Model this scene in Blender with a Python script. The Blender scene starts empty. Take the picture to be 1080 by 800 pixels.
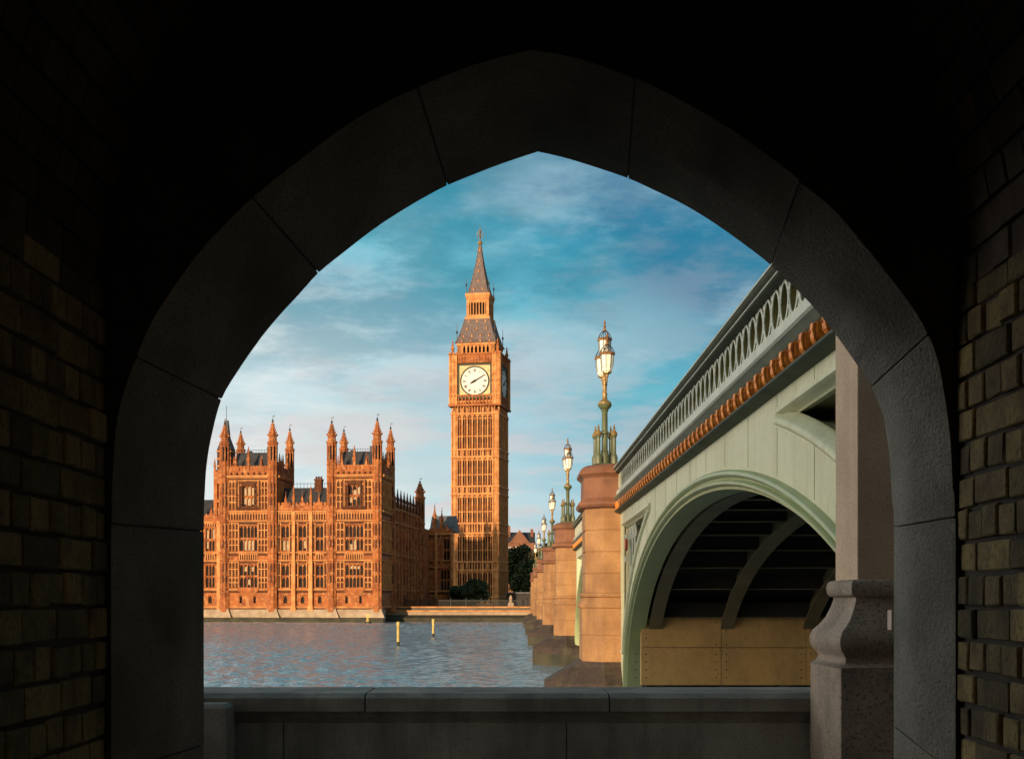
import bpy, bmesh, math, random
from math import sin, cos, pi, radians, sqrt
from mathutils import Vector
random.seed(7)
S = bpy.context.scene
COL = S.collection
F = 1400.0; CX = 545.0; CY = 633.0      # focal length and principal point in photo pixels (1080 wide)

# ------------------------------------------------------------------ camera
cam = bpy.data.cameras.new('camera'); co = bpy.data.objects.new('camera', cam); COL.objects.link(co)
cam.sensor_width = 36; cam.lens = F/1080*36
cam.shift_x = (540-CX)/1080; cam.shift_y = (CY-400)/1080
cam.clip_start = 0.05; cam.clip_end = 12000
co.location = (0, 0, 0); co.rotation_euler = (pi/2, 0, 0)
S.camera = co

# ------------------------------------------------------------------ sun, sky, exposure
SUN_EL, SUN_AZ = 7.0, 22.0             # sun low, behind the camera and a little to its left
d = Vector((sin(radians(SUN_AZ))*cos(radians(SUN_EL)), cos(radians(SUN_AZ))*cos(radians(SUN_EL)), -sin(radians(SUN_EL))))
sl = bpy.data.lights.new('sun', 'SUN'); sl.energy = 5.0; sl.angle = radians(0.5); sl.color = (1.0, 0.74, 0.47)
so = bpy.data.objects.new('sun', sl); COL.objects.link(so); so.rotation_euler = d.to_track_quat('-Z', 'Y').to_euler()
so.location = (-40, -60, 60)

W = bpy.data.worlds.new('World'); S.world = W; W.use_nodes = True
nt = W.node_tree; nt.nodes.clear()
def nd(t, **k):
    n = nt.nodes.new(t)
    for a, b in k.items(): setattr(n, a, b)
    return n
def ln(a, b): nt.links.new(a, b)
def wmath(op, a, b=None, c=None, clamp=False):
    n = nd('ShaderNodeMath', operation=op, use_clamp=clamp)
    for i, x in enumerate((a, b, c)):
        if x is None: continue
        if isinstance(x, (int, float)): n.inputs[i].default_value = x
        else: ln(x, n.inputs[i])
    return n.outputs[0]
def wmix(f, a, b):
    n = nd('ShaderNodeMix', data_type='RGBA')
    for i, x in ((0, f), (6, a), (7, b)):
        if isinstance(x, (int, float)): n.inputs[i].default_value = x
        elif isinstance(x, tuple): n.inputs[i].default_value = (*x, 1)
        else: ln(x, n.inputs[i])
    return n.outputs[2]
out = nd('ShaderNodeOutputWorld'); bg = nd('ShaderNodeBackground')
sky = nd('ShaderNodeTexSky', sky_type='NISHITA', sun_disc=False)
sky.sun_elevation = radians(SUN_EL); sky.sun_rotation = radians(180+SUN_AZ); sky.air_density = 1.2; sky.dust_density = 0.6; sky.ozone_density = 2.0
tc = nd('ShaderNodeTexCoord'); sx = nd('ShaderNodeSeparateXYZ'); ln(tc.outputs['Generated'], sx.inputs[0])
el = wmath('MAXIMUM', sx.outputs[2], 0.0)
# cloud deck seen in perspective: direction projected onto a plane above
den = wmath('ADD', el, 0.10)
cx_ = wmath('DIVIDE', sx.outputs[0], den); cy_ = wmath('DIVIDE', sx.outputs[1], den)
cb = nd('ShaderNodeCombineXYZ'); ln(cx_, cb.inputs[0]); ln(cy_, cb.inputs[1]); cb.inputs[2].default_value = 3.7
def cloud(scale, detail, rough, lo, hi, seed):
    mp = nd('ShaderNodeMapping'); ln(cb.outputs[0], mp.inputs[0]); mp.inputs['Location'].default_value = (seed, seed*.7, 0)
    mp.inputs['Scale'].default_value = (1.0, 0.9, 1)
    n = nd('ShaderNodeTexNoise'); ln(mp.outputs[0], n.inputs['Vector'])
    n.inputs['Scale'].default_value = scale; n.inputs['Detail'].default_value = detail; n.inputs['Roughness'].default_value = rough
    r = nd('ShaderNodeMapRange', interpolation_type='SMOOTHSTEP'); ln(n.outputs[0], r.inputs[0])
    r.inputs[1].default_value = lo; r.inputs[2].default_value = hi
    return r.outputs[0]
SKYK = 0.12
blue = nd('ShaderNodeMix', data_type='RGBA', blend_type='MULTIPLY'); blue.inputs[0].default_value = 1
ln(sky.outputs[0], blue.inputs[6]); blue.inputs[7].default_value = (0.55, 1.25, 1.35, 1)
# sky colour runs from white low on the sunrise side to deep teal high on the right
tt = wmath('ADD', wmath('MULTIPLY', el, 3.0), wmath('MULTIPLY', sx.outputs[0], 2.2))
warp = cloud(0.8, 4, .5, .3, .7, 14.2)
tt = wmath('ADD', tt, wmath('MULTIPLY_ADD', warp, .30, -.15), clamp=True)
rp = nd('ShaderNodeValToRGB'); ln(tt, rp.inputs[0]); e = rp.color_ramp.elements
def lin(c): return tuple((v/255/12.92 if v < 11 else ((v/255+.055)/1.055)**2.4) for v in c)+(1,)
stops = [(0.0,(232,240,241)),(.14,(208,226,230)),(.36,(172,208,222)),(.56,(112,192,212)),(.82,(54,158,188)),(1.0,(8,122,160))]
for i, (p_, c_) in enumerate(stops):
    q_ = e[i] if i < 2 else e.new(p_)
    q_.position = p_; q_.color = lin(c_)
rk = nd('ShaderNodeVectorMath', operation='SCALE'); ln(rp.outputs[0], rk.inputs[0]); rk.inputs['Scale'].default_value = 1/SKYK
warm = nd('ShaderNodeMix', data_type='RGBA', blend_type='MULTIPLY'); warm.inputs[0].default_value = 1
ln(sky.outputs[0], warm.inputs[6]); warm.inputs[7].default_value = (1.15, 1.0, .88, 1)
fr_ = nd('ShaderNodeMapRange', interpolation_type='SMOOTHSTEP'); ln(sx.outputs[1], fr_.inputs[0]); fr_.inputs[1].default_value = .45; fr_.inputs[2].default_value = .85
c1 = wmix(wmath('MULTIPLY', fr_.outputs[0], 0.9), warm.outputs[2], rk.outputs[0])
def K(*c): return tuple(v/SKYK for v in lin(c)[:3])
pale = cloud(2.0, 9, .62, .47, .64, 2.3)
c2 = wmix(wmath('MULTIPLY', pale, 0.42), c1, K(176,218,230))
grey = cloud(1.5, 10, .64, .46, .62, 9.1)
hi = nd('ShaderNodeMapRange', interpolation_type='SMOOTHSTEP'); ln(el, hi.inputs[0]); hi.inputs[1].default_value = .10; hi.inputs[2].default_value = .24
c3 = wmix(wmath('MULTIPLY', grey, wmath('MULTIPLY', hi.outputs[0], 0.7)), c2, K(58,138,160))
pink = cloud(1.7, 9, .62, .46, .60, 5.2)
lowp = wmath('MULTIPLY', wmath('POWER', wmath('SUBTRACT', 1.0, el), 6.0), 0.8)
c4 = wmix(wmath('MULTIPLY', pink, lowp), c3, K(226,204,203))
# added fill: broad bright glow left of the view, brightens the bridge face
gl = nd('ShaderNodeMapRange', interpolation_type='SMOOTHSTEP'); ln(sx.outputs[0], gl.inputs[0]); gl.inputs[1].default_value = -0.28; gl.inputs[2].default_value = -0.95
gh = nd('ShaderNodeMapRange', interpolation_type='SMOOTHSTEP'); ln(sx.outputs[2], gh.inputs[0]); gh.inputs[1].default_value = 0.85; gh.inputs[2].default_value = 0.0
c5 = wmix(wmath('MULTIPLY', gl.outputs[0], gh.outputs[0]), c4, (24.0, 21.8, 18.5))
ln(c5, bg.inputs[0]); bg.inputs[1].default_value = SKYK; ln(bg.outputs[0], out.inputs[0])

vs = S.view_settings; vs.view_transform = 'Standard'; vs.look = 'None'; vs.exposure = 0.0; vs.gamma = 1.0; vs.use_curve_mapping = False
S.render.engine = 'CYCLES'
S.cycles.max_bounces = 6; S.cycles.diffuse_bounces = 3; S.cycles.glossy_bounces = 3; S.cycles.sample_clamp_indirect = 4

# ------------------------------------------------------------------ helpers
class MB:
    def __init__(s, tf=None): s.V = []; s.Fc = []; s.tf = tf
    def a(s, pts):
        i = len(s.V)
        s.V += [tuple(s.tf(*p)) for p in pts] if s.tf else [tuple(p) for p in pts]
        return i
    def face(s, *pts):
        i = s.a(pts); s.Fc.append(tuple(range(i, i+len(pts))))
    def box(s, x0, x1, y0, y1, z0, z1):
        i = s.a([(x0,y0,z0),(x1,y0,z0),(x1,y1,z0),(x0,y1,z0),(x0,y0,z1),(x1,y0,z1),(x1,y1,z1),(x0,y1,z1)])
        s.Fc += [tuple(i+k for k in f) for f in ((0,3,2,1),(4,5,6,7),(0,1,5,4),(1,2,6,5),(2,3,7,6),(3,0,4,7))]
        return s
    def loft(s, rings, cap=True, closed=True):
        n = len(rings[0]); i = s.a([p for r in rings for p in r])
        for k in range(len(rings)-1):
            for j in range(n if closed else n-1):
                j2 = (j+1) % n
                s.Fc.append((i+k*n+j, i+k*n+j2, i+(k+1)*n+j2, i+(k+1)*n+j))
        if cap:
            s.Fc.append(tuple(i+j for j in reversed(range(n)))); s.Fc.append(tuple(i+(len(rings)-1)*n+j for j in range(n)))
        return s
    def lathe(s, prof, cx=0, cy=0, n=12, ph=0, cap=True, sq=1.0):
        return s.loft([[(cx+r*cos(2*pi*j/n+ph), cy+r*sq*sin(2*pi*j/n+ph), z) for j in range(n)] for r, z in prof], cap)
    def tube(s, pts, r, n=6):
        pts = [Vector(p) for p in pts]; rings = []
        for k, p in enumerate(pts):
            t = (pts[min(k+1, len(pts)-1)] - pts[max(k-1, 0)]).normalized()
            u = t.cross(Vector((0.31, 0.2, 1))).normalized() if abs(t.z) < .98 else t.cross(Vector((1, 0, 0))).normalized()
            w = t.cross(u); rr = r[k] if isinstance(r, (list, tuple)) else r
            rings.append([tuple(p + u*rr*cos(2*pi*j/n) + w*rr*sin(2*pi*j/n)) for j in range(n)])
        return s.loft(rings)
    def prism_z(s, poly, z0, z1): return s.loft([[(x, y, z0) for x, y in poly], [(x, y, z1) for x, y in poly]])
    def prism_y(s, poly, y0, y1): return s.loft([[(x, y0, z) for x, z in poly], [(x, y1, z) for x, z in poly]])
    def prism_x(s, poly, x0, x1): return s.loft([[(x0, y, z) for y, z in poly], [(x1, y, z) for y, z in poly]])
    def build(s, name, mat, parent=None, smooth=None, bevel=None):
        if not s.V: return None
        me = bpy.data.meshes.new(name); me.from_pydata(s.V, [], s.Fc)
        bm = bmesh.new(); bm.from_mesh(me); bmesh.ops.recalc_face_normals(bm, faces=bm.faces); bm.to_mesh(me); bm.free()
        if smooth:
            for p in me.polygons: p.use_smooth = True
            me.set_sharp_from_angle(angle=radians(smooth))
        me.materials.append(mat)
        o = bpy.data.objects.new(name, me); COL.objects.link(o)
        if parent: o.parent = parent
        if bevel:
            b = o.modifiers.new('bevel', 'BEVEL'); b.width = bevel; b.segments = 2; b.limit_method = 'ANGLE'; b.angle_limit = radians(40)
        return o
def tag(o, label, cat, group=None, kind=None):
    if label: o['label'] = label
    if cat: o['category'] = cat
    if group: o['group'] = group
    if kind: o['kind'] = kind
    return o
def empty(name, loc=(0,0,0), rz=0):
    o = bpy.data.objects.new(name, None); COL.objects.link(o); o.location = loc; o.rotation_euler = (0, 0, rz); o.empty_display_size = .2
    return o
def copy_tree(o, parent=None):
    c = o.copy(); COL.objects.link(c)
    if parent: c.parent = parent
    for ch in list(o.children): copy_tree(ch, c)
    return c

# ------------------------------------------------------------------ materials
def mat(name, c1, c2=None, scale=1.0, rough=.8, bump=0.0, bscale=None, detail=6, speck=None, island=0.0, streak=None, metal=0.0, spec=.5, stretch=(1,1,1), bdist=.02):
    m = bpy.data.materials.new(name); m.use_nodes = True; t = m.node_tree; b = t.nodes['Principled BSDF']
    b.inputs['Roughness'].default_value = rough; b.inputs['Metallic'].default_value = metal; b.inputs['Specular IOR Level'].default_value = spec
    L = t.links.new
    def N(ty, **k):
        n = t.nodes.new(ty)
        for a, v in k.items(): setattr(n, a, v)
        return n
    geo = N('ShaderNodeNewGeometry')
    mp = N('ShaderNodeMapping'); L(geo.outputs['Position'], mp.inputs[0]); mp.inputs['Scale'].default_value = stretch
    def noise(sc, de=detail, ro=.55, src=None):
        n = N('ShaderNodeTexNoise'); L((src or mp).outputs[0], n.inputs['Vector']); n.inputs['Scale'].default_value = sc
        n.inputs['Detail'].default_value = de; n.inputs['Roughness'].default_value = ro; return n.outputs[0]
    def rng(x, lo, hi, o0=0, o1=1):
        r = N('ShaderNodeMapRange'); L(x, r.inputs[0]); r.inputs[1].default_value = lo; r.inputs[2].default_value = hi; r.inputs[3].default_value = o0; r.inputs[4].default_value = o1; return r.outputs[0]
    def mix(f, a, c, blend='MIX'):
        n = N('ShaderNodeMix', data_type='RGBA', blend_type=blend)
        for i, x in ((0, f), (6, a), (7, c)):
            if isinstance(x, (int, float)): n.inputs[i].default_value = x
            elif isinstance(x, tuple): n.inputs[i].default_value = (*x, 1)
            else: L(x, n.inputs[i])
        return n.outputs[2]
    col = mix(rng(noise(scale), .35, .68), c1, c2) if c2 else c1
    if streak:
        sc, sz, amt, c = streak
        m2 = N('ShaderNodeMapping'); L(geo.outputs['Position'], m2.inputs[0]); m2.inputs['Scale'].default_value = (1, 1, sz)
        col = mix(rng(noise(sc, 5, .6, m2), .5, .75, 0, amt), col, c)
    if speck:
        sc, amt, c = speck
        col = mix(rng(noise(sc, 2, .5), .52, .66, 0, amt), col, c)
    if island:
        v = rng(geo.outputs['Random Per Island'], 0, 1, 1-island, 1+island*.6)
        cbn = N('ShaderNodeCombineXYZ')
        for i in range(3): L(v, cbn.inputs[i])
        col = mix(1.0, col, cbn.outputs[0], 'MULTIPLY')
    if isinstance(col, tuple): b.inputs['Base Color'].default_value = (*col, 1)
    else: L(col, b.inputs['Base Color'])
    if bump:
        bn = N('ShaderNodeBump'); bn.inputs['Strength'].default_value = bump; bn.inputs['Distance'].default_value = bdist
        L(noise(bscale or scale*4, 8, .6), bn.inputs['Height']); L(bn.outputs[0], b.inputs['Normal'])
    return m
ARCHST = mat('archway_stone', (.28,.275,.25), (.13,.13,.115), 3.2, .85, 1.0, 90, speck=(130, .55, (.085,.085,.075)), streak=(3, .35, .75, (.085,.08,.065)), bdist=.008)
BRICK = mat('yellow_brick', (.27,.21,.08), (.11,.075,.032), 9, .9, .8, 60, island=.65, speck=(70, .6, (.06,.05,.035)), bdist=.006)
MORTAR = mat('sooty_mortar', (.06,.055,.05), (.03,.028,.025), 12, .95, .6, 70, bdist=.006)
VBRICK = mat('shaded_vault_brick', (.085,.06,.035), (.045,.03,.02), 9, .9, .7, 55, island=.5, bdist=.006)  # darker copy of the wall brick; the vault's shade is in its colour
DARKBRICK = mat('dark_end_brick', (.016,.014,.012), (.009,.008,.007), 6, .95, .5, 30)  # very dark brick for the end wall
GRANITE = mat('pink_granite', (.62,.46,.32), (.47,.34,.23), 2.5, .75, .3, 90, speck=(75, .5, (.24,.17,.13)), streak=(1.2,.15,.5,(.28,.20,.16)), bdist=.006)
GRANITE2 = mat('weathered_granite', (.36,.28,.215), (.20,.155,.12), 3.0, .8, .5, 60, speck=(60, .7, (.07,.06,.052)), streak=(2.2,.2,.7,(.30,.26,.23)), bdist=.006)
COPING = mat('parapet_granite', (.32,.30,.26), (.14,.13,.11), 1.7, .8, .9, 60, speck=(95, .5, (.08,.075,.066)), streak=(5,.12,.75,(.085,.08,.068)), bdist=.006)
PIERST = mat('bridge_granite', (.39,.205,.08), (.23,.108,.041), .9, .8, .5, 18, streak=(1.7,.16,.95,(.17,.085,.04)), speck=(14,.5,(.22,.115,.05)), bdist=.03)
CAPST = mat('red_granite_cap', (.25,.10,.045), (.14,.056,.027), 1.5, .7, .3, 10, streak=(1.5,.3,.6,(.15,.075,.05)))
CUTW = mat('wet_granite', (.048,.028,.019), (.022,.015,.011), 1.2, .75, .4, 16, streak=(1.8,.3,.6,(.09,.085,.04)), speck=(11,.25,(.12,.075,.05)), bdist=.02)
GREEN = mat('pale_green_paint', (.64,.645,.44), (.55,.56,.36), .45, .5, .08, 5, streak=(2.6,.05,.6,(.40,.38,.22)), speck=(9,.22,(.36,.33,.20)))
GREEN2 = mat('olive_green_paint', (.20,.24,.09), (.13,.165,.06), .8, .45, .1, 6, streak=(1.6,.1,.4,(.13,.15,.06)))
DKGREEN = mat('dark_green_paint_and_shade', (.065,.076,.046), (.036,.043,.026), 1.4, .6, .1, 6, streak=(2,.4,.35,(.08,.085,.055)), spec=.15)  # handrail paint; on lower cornice and sunk panels it carries painted shade
BAND = mat('grey_green_paint', (.60,.61,.50), (.48,.50,.40), 1.2, .5, .1, 9, streak=(2.5,.3,.5,(.30,.32,.26)))
GOLD = mat('gilded_orange_paint', (.95,.34,.04), (.55,.12,.02), 14, .45, .2, 30, metal=.1)
LGOLD = mat('gilded_lamp', (.34,.22,.07), (.20,.12,.038), 9, .4, 0, metal=.25)
MIDGREEN = mat('mid_green_paint', (.19,.215,.15), (.13,.15,.10), 1.6, .5, .1, 6, streak=(2,.4,.5,(.09,.10,.06)))
IRON = mat('dark_iron', (.028,.03,.026), (.018,.018,.018), 4, .5)
RIB = mat('underside_olive_paint_and_lit_edges', (.20,.165,.085), (.13,.105,.055), 1.2, .6, .1, 6)
BLACKU = mat('underside_shade_black', (.034,.028,.02), (.02,.017,.012), 2, .85)  # black carries the shade under the deck and between the brackets
UNDER = mat('dark_grey_brown', (.045,.04,.035), (.03,.027,.024), 2, .8)  # dark grey-brown for rivets and kiosk wall
RINGP = mat('arch_ring_paint', (.36,.42,.21), (.29,.34,.16), .9, .42, .1, 6, streak=(1.6,.1,.4,(.25,.27,.14)))
LOOPIN = mat('olive_reveal', (.20,.17,.045), (.13,.11,.03), 3, .6)  # olive tone on the inside faces of the parapet loops
TAN = mat('tan_painted_plate', (.66,.40,.14), (.55,.32,.11), .8, .55, .1, 5, streak=(1.6,.3,.45,(.30,.19,.08)), speck=(5,.2,(.25,.16,.07)))
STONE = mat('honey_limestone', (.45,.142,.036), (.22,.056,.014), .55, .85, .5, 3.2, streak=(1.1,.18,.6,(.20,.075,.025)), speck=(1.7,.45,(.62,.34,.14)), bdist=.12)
STONE_L = mat('pale_limestone', (.72,.335,.115), (.44,.165,.048), .7, .85, .4, 3, streak=(1.2,.2,.5,(.28,.15,.07)), bdist=.08)  # paler copy of the limestone; sunlit highlights put into its colour
STONE_D = mat('carved_and_shaded_limestone', (.12,.035,.011), (.045,.015,.006), 1.3, .9, .7, 4, speck=(2.6,.28,(.40,.16,.05)), bdist=.15)  # darkest copy of the limestone; shade of grooves and recesses put into its colour
PLINTH = mat('pale_plinth_stone', (.46,.35,.24), (.32,.23,.15), .9, .85, .4, 3, streak=(1.0,.3,.5,(.2,.15,.1)), bdist=.06)
ALGAE = mat('algae_stained_stone', (.06,.052,.026), (.022,.022,.012), .7, .8, .4, 3, bdist=.08)
SLATE = mat('dark_slate', (.05,.05,.055), (.03,.03,.034), 1.2, .6, .3, 4, island=.2)
SLATE2 = mat('grey_slate', (.15,.15,.16), (.10,.10,.11), 1.2, .6, .3, 4)
IRONROOF = mat('grey_iron_tiles', (.155,.11,.10), (.10,.07,.065), 1.0, .6, .4, 3, speck=(2.2,.5,(.24,.165,.13)), bdist=.1)
GLASSD = mat('dark_glazing', (.010,.009,.009), (.022,.019,.017), 1.0, .45, spec=.05)
BLIND = mat('drawn_blind', (.50,.38,.23), (.32,.23,.13), 2, .7)
DIAL = mat('opal_dial', (.72,.70,.66), (.62,.58,.53), 1.4, .5)
GILT = mat('gilt', (.25,.16,.03), (.10,.06,.014), 1.6, .4, .3, 5, metal=.2)
BLACK = mat('black_paint', (.012,.011,.011), None, rough=.6, spec=.08)
LEAF = mat('dark_leaves', (.065,.09,.027), (.03,.046,.015), .6, .8, island=.65)
LEAF2 = mat('brown_green_leaves', (.11,.09,.035), (.055,.05,.02), .5, .8, island=.4)
BARK = mat('bark', (.07,.05,.035), (.04,.03,.02), 2, .9, .5, 8)
YELLOW = mat('yellow_paint', (.62,.47,.14), (.45,.32,.08), 2, .5, streak=(2,.4,.6,(.25,.16,.05)))
RED = mat('red_paint', (.45,.06,.045), None, rough=.5)
WHITE = mat('white_paint', (.78,.78,.74), None, rough=.5)
BRICKF = mat('far_red_brick', (.28,.12,.065), (.17,.07,.04), .4, .9, .2, 2)
PALEF = mat('far_pale_stone', (.50,.46,.42), (.40,.37,.34), .3, .9)
EARTH = mat('riverbank_ground', (.17,.145,.11), (.10,.09,.07), .4, .95, .3, 3)
PAVE = mat('paving', (.20,.19,.18), (.13,.125,.12), 2, .9, .3, 20)
PLATE = mat('brushed_plate', (.38,.38,.36), (.30,.30,.28), 20, .35, metal=.6)
g = bpy.data.materials.new('opal_lamp_glass'); g.use_nodes = True; b = g.node_tree.nodes['Principled BSDF']
b.inputs['Base Color'].default_value = (.86,.86,.74,1); b.inputs['Roughness'].default_value = .12; b.inputs['Subsurface Weight'].default_value = 0.0
OPAL = g
# water
wm = bpy.data.materials.new('river_water'); wm.use_nodes = True; t = wm.node_tree; b = t.nodes['Principled BSDF']
b.inputs['Base Color'].default_value = (.19,.275,.34,1); b.inputs['Roughness'].default_value = .06; b.inputs['IOR'].default_value = 2.2
geo = t.nodes.new('ShaderNodeNewGeometry')
def wn(scale, sx_, sy_, det, ro):
    mp = t.nodes.new('ShaderNodeMapping'); t.links.new(geo.outputs['Position'], mp.inputs[0]); mp.inputs['Scale'].default_value = (sx_, sy_, 1); mp.inputs['Rotation'].default_value = (0, 0, .2)
    n = t.nodes.new('ShaderNodeTexNoise'); t.links.new(mp.outputs[0], n.inputs['Vector']); n.inputs['Scale'].default_value = scale; n.inputs['Detail'].default_value = det; n.inputs['Roughness'].default_value = ro
    return n.outputs[0]
b1 = t.nodes.new('ShaderNodeBump'); b1.inputs['Strength'].default_value = 1.0; b1.inputs['Distance'].default_value = .22; t.links.new(wn(.9, .8, 1.2, 5, .6), b1.inputs['Height'])
b2 = t.nodes.new('ShaderNodeBump'); b2.inputs['Strength'].default_value = .7; b2.inputs['Distance'].default_value = .2; t.links.new(wn(3.6, .8, 1.2, 4, .6), b2.inputs['Height']); t.links.new(b1.outputs[0], b2.inputs['Normal'])
t.links.new(b2.outputs[0], b.inputs['Normal'])
WATER = wm

# ------------------------------------------------------------------ setting: ground, river, path
WZ = -3.95; BANK = 252.0; PATHZ = -1.58
m = MB()
prof = [(-4000,-1.75),(9.55,-1.75),(9.6,-7),(BANK-1,-7),(BANK-.9,-1.35),(330,-1.3),(900,-1.0),(9000,2.0)]
for (y0, z0), (y1, z1) in zip(prof, prof[1:]): m.face((-5000,y0,z0),(5000,y0,z0),(5000,y1,z1),(-5000,y1,z1))
tag(m.build('ground', EARTH), None, None, kind='structure')
import numpy as np
rg = np.random.default_rng(5)
xs_ = np.linspace(-64, 12, 430); ys_ = 9.7+(BANK-.95-9.7)*np.linspace(0, 1, 1000)**1.1
GX, GY = np.meshgrid(xs_, ys_); GZ = np.zeros_like(GX)
for _ in range(46):
    wl = .65*math.exp(rg.uniform(0, 1.25)); k_ = 2*pi/wl; th = rg.normal(-pi/2, .75); am = .050/k_
    GZ += am*np.sin(k_*(GX*cos(th)+GY*sin(th))+rg.uniform(0, 6.28))
GZ *= (.75+.35*np.sin(GX*.06+GY*.045+.8*np.sin(GY*.03)))
GZ[:, 0] = GZ[:, -1] = 0; GZ[0] = GZ[-1] = 0
nv = GX.size; nx, ny = len(xs_), len(ys_); ii = np.arange(nv).reshape(ny, nx)
fc = np.stack([ii[:-1,:-1], ii[:-1,1:], ii[1:,1:], ii[1:,:-1]], -1).reshape(-1, 4)
vv = np.stack([GX, GY, GZ+WZ], -1).reshape(-1, 3)
ex = [(-4000,9.7,WZ),(-64,9.7,WZ),(-64,BANK-.95,WZ),(-4000,BANK-.95,WZ),(12,9.7,WZ),(4000,9.7,WZ),(4000,BANK-.95,WZ),(12,BANK-.95,WZ)]
me = bpy.data.meshes.new('river'); me.from_pydata(vv.tolist()+ex, [], fc.tolist()+[(nv,nv+1,nv+2,nv+3),(nv+4,nv+5,nv+6,nv+7)])
for p in me.polygons: p.use_smooth = True
me.materials.append(WATER); ro = bpy.data.objects.new('river', me); COL.objects.link(ro); ro['kind'] = 'structure'
m = MB(); m.box(-30, 3.5, -9, 9.0, PATHZ-.1, PATHZ)
tag(m.build('path', PAVE), None, None, kind='structure')

# ------------------------------------------------------------------ the stone archway that frames the view
YA, YM, YB, YC = 3.40, 3.56, 3.74, 4.15
def PX(x, y, Y): return ((x-CX)*Y/F, (CY-y)*Y/F)
intr = [(215,880),(215,785),(215,560),(216,520),(218,490),(223,460),(233.5,421),(250,392.5),(272.5,360),(295,332.5),(315,311),(336,287.5),(365,264),(395,241),(427.5,220),(452.5,205.5),(472,195.5),(500,184),(530,172.5),(567.5,160),(592.5,165.5),(622.5,174.5),(662.5,188),(690,200.5),(720,215),(750,233),(780,254),(813,279.5),(850,315),(877.5,347.5),(902.5,382.5),(919,408),(935,450),(941,500),(943,556),(943,765),(943,880)]
extr = [(117,900),(117,815),(117,552),(118,500),(122.5,445),(130,412),(143,376),(160,337.5),(182.5,302.5),(210,265),(235,238),(266,208),(320,165),(380,122),(440,92),(500,68),(560,52),(612,62),(670,83),(725,110),(777,141),(820,172),(843,190),(880,220),(912.5,257.5),(942.5,295),(965,325),(980,352.5),(990,380),(996,410),(1003,460),(1006,520),(1008,545),(1008,815),(1008,900)]
def dense(pts, apex, m=8):
    o = []; ka = pts.index(apex)
    for i in range(len(pts)-1):
        p1, p2 = pts[i], pts[i+1]
        p0 = pts[i-1] if i > 0 and i != ka else p1; p3 = pts[i+2] if i+2 < len(pts) and i+1 != ka else p2
        for k in range(m):
            t = k/m; o.append(tuple(.5*(2*p1[j]+(p2[j]-p0[j])*t+(2*p0[j]-5*p1[j]+4*p2[j]-p3[j])*t*t+(3*p1[j]-p0[j]-3*p2[j]+p3[j])*t**3) for j in (0, 1)))
    return o+[pts[-1]]
def resample(seg, n):
    L = [0]
    for a, c in zip(seg, seg[1:]): L.append(L[-1]+math.hypot(c[0]-a[0], c[1]-a[1]))
    o = []
    for k in range(n+1):
        s = L[-1]*k/n; j = max(i for i in range(len(L)) if L[i] <= s+1e-9); j = min(j, len(seg)-2)
        f = (s-L[j])/max(1e-9, L[j+1]-L[j]); o.append((seg[j][0]+(seg[j+1][0]-seg[j][0])*f, seg[j][1]+(seg[j+1][1]-seg[j][1])*f))
    return o
ij = [0,1,2,6,11,16,22,27,31,34,35,36]                 # joints on the inner curve
ej = [(117,900),(117,815),(117,552),(143,376),(266,208),None,(670,83),(843,190),(980,352.5),(1008,545),(1008,815),(1008,900)]
ejx = [extr.index(p) if p else extr.index((440,92)) for p in ej]
IA, EA = intr.index((567.5,160))*8, extr.index((560,52))*8
intr = dense(intr, (567.5,160)); extr = dense(extr, (560,52)); ij = [8*k for k in ij]; ejx = [8*k for k in ejx]
arch = empty('stone_archway', (0, YA, PATHZ)); tag(arch, 'dark grey pointed stone archway framing the river view', 'archway')
full_e = []; core = []
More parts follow.
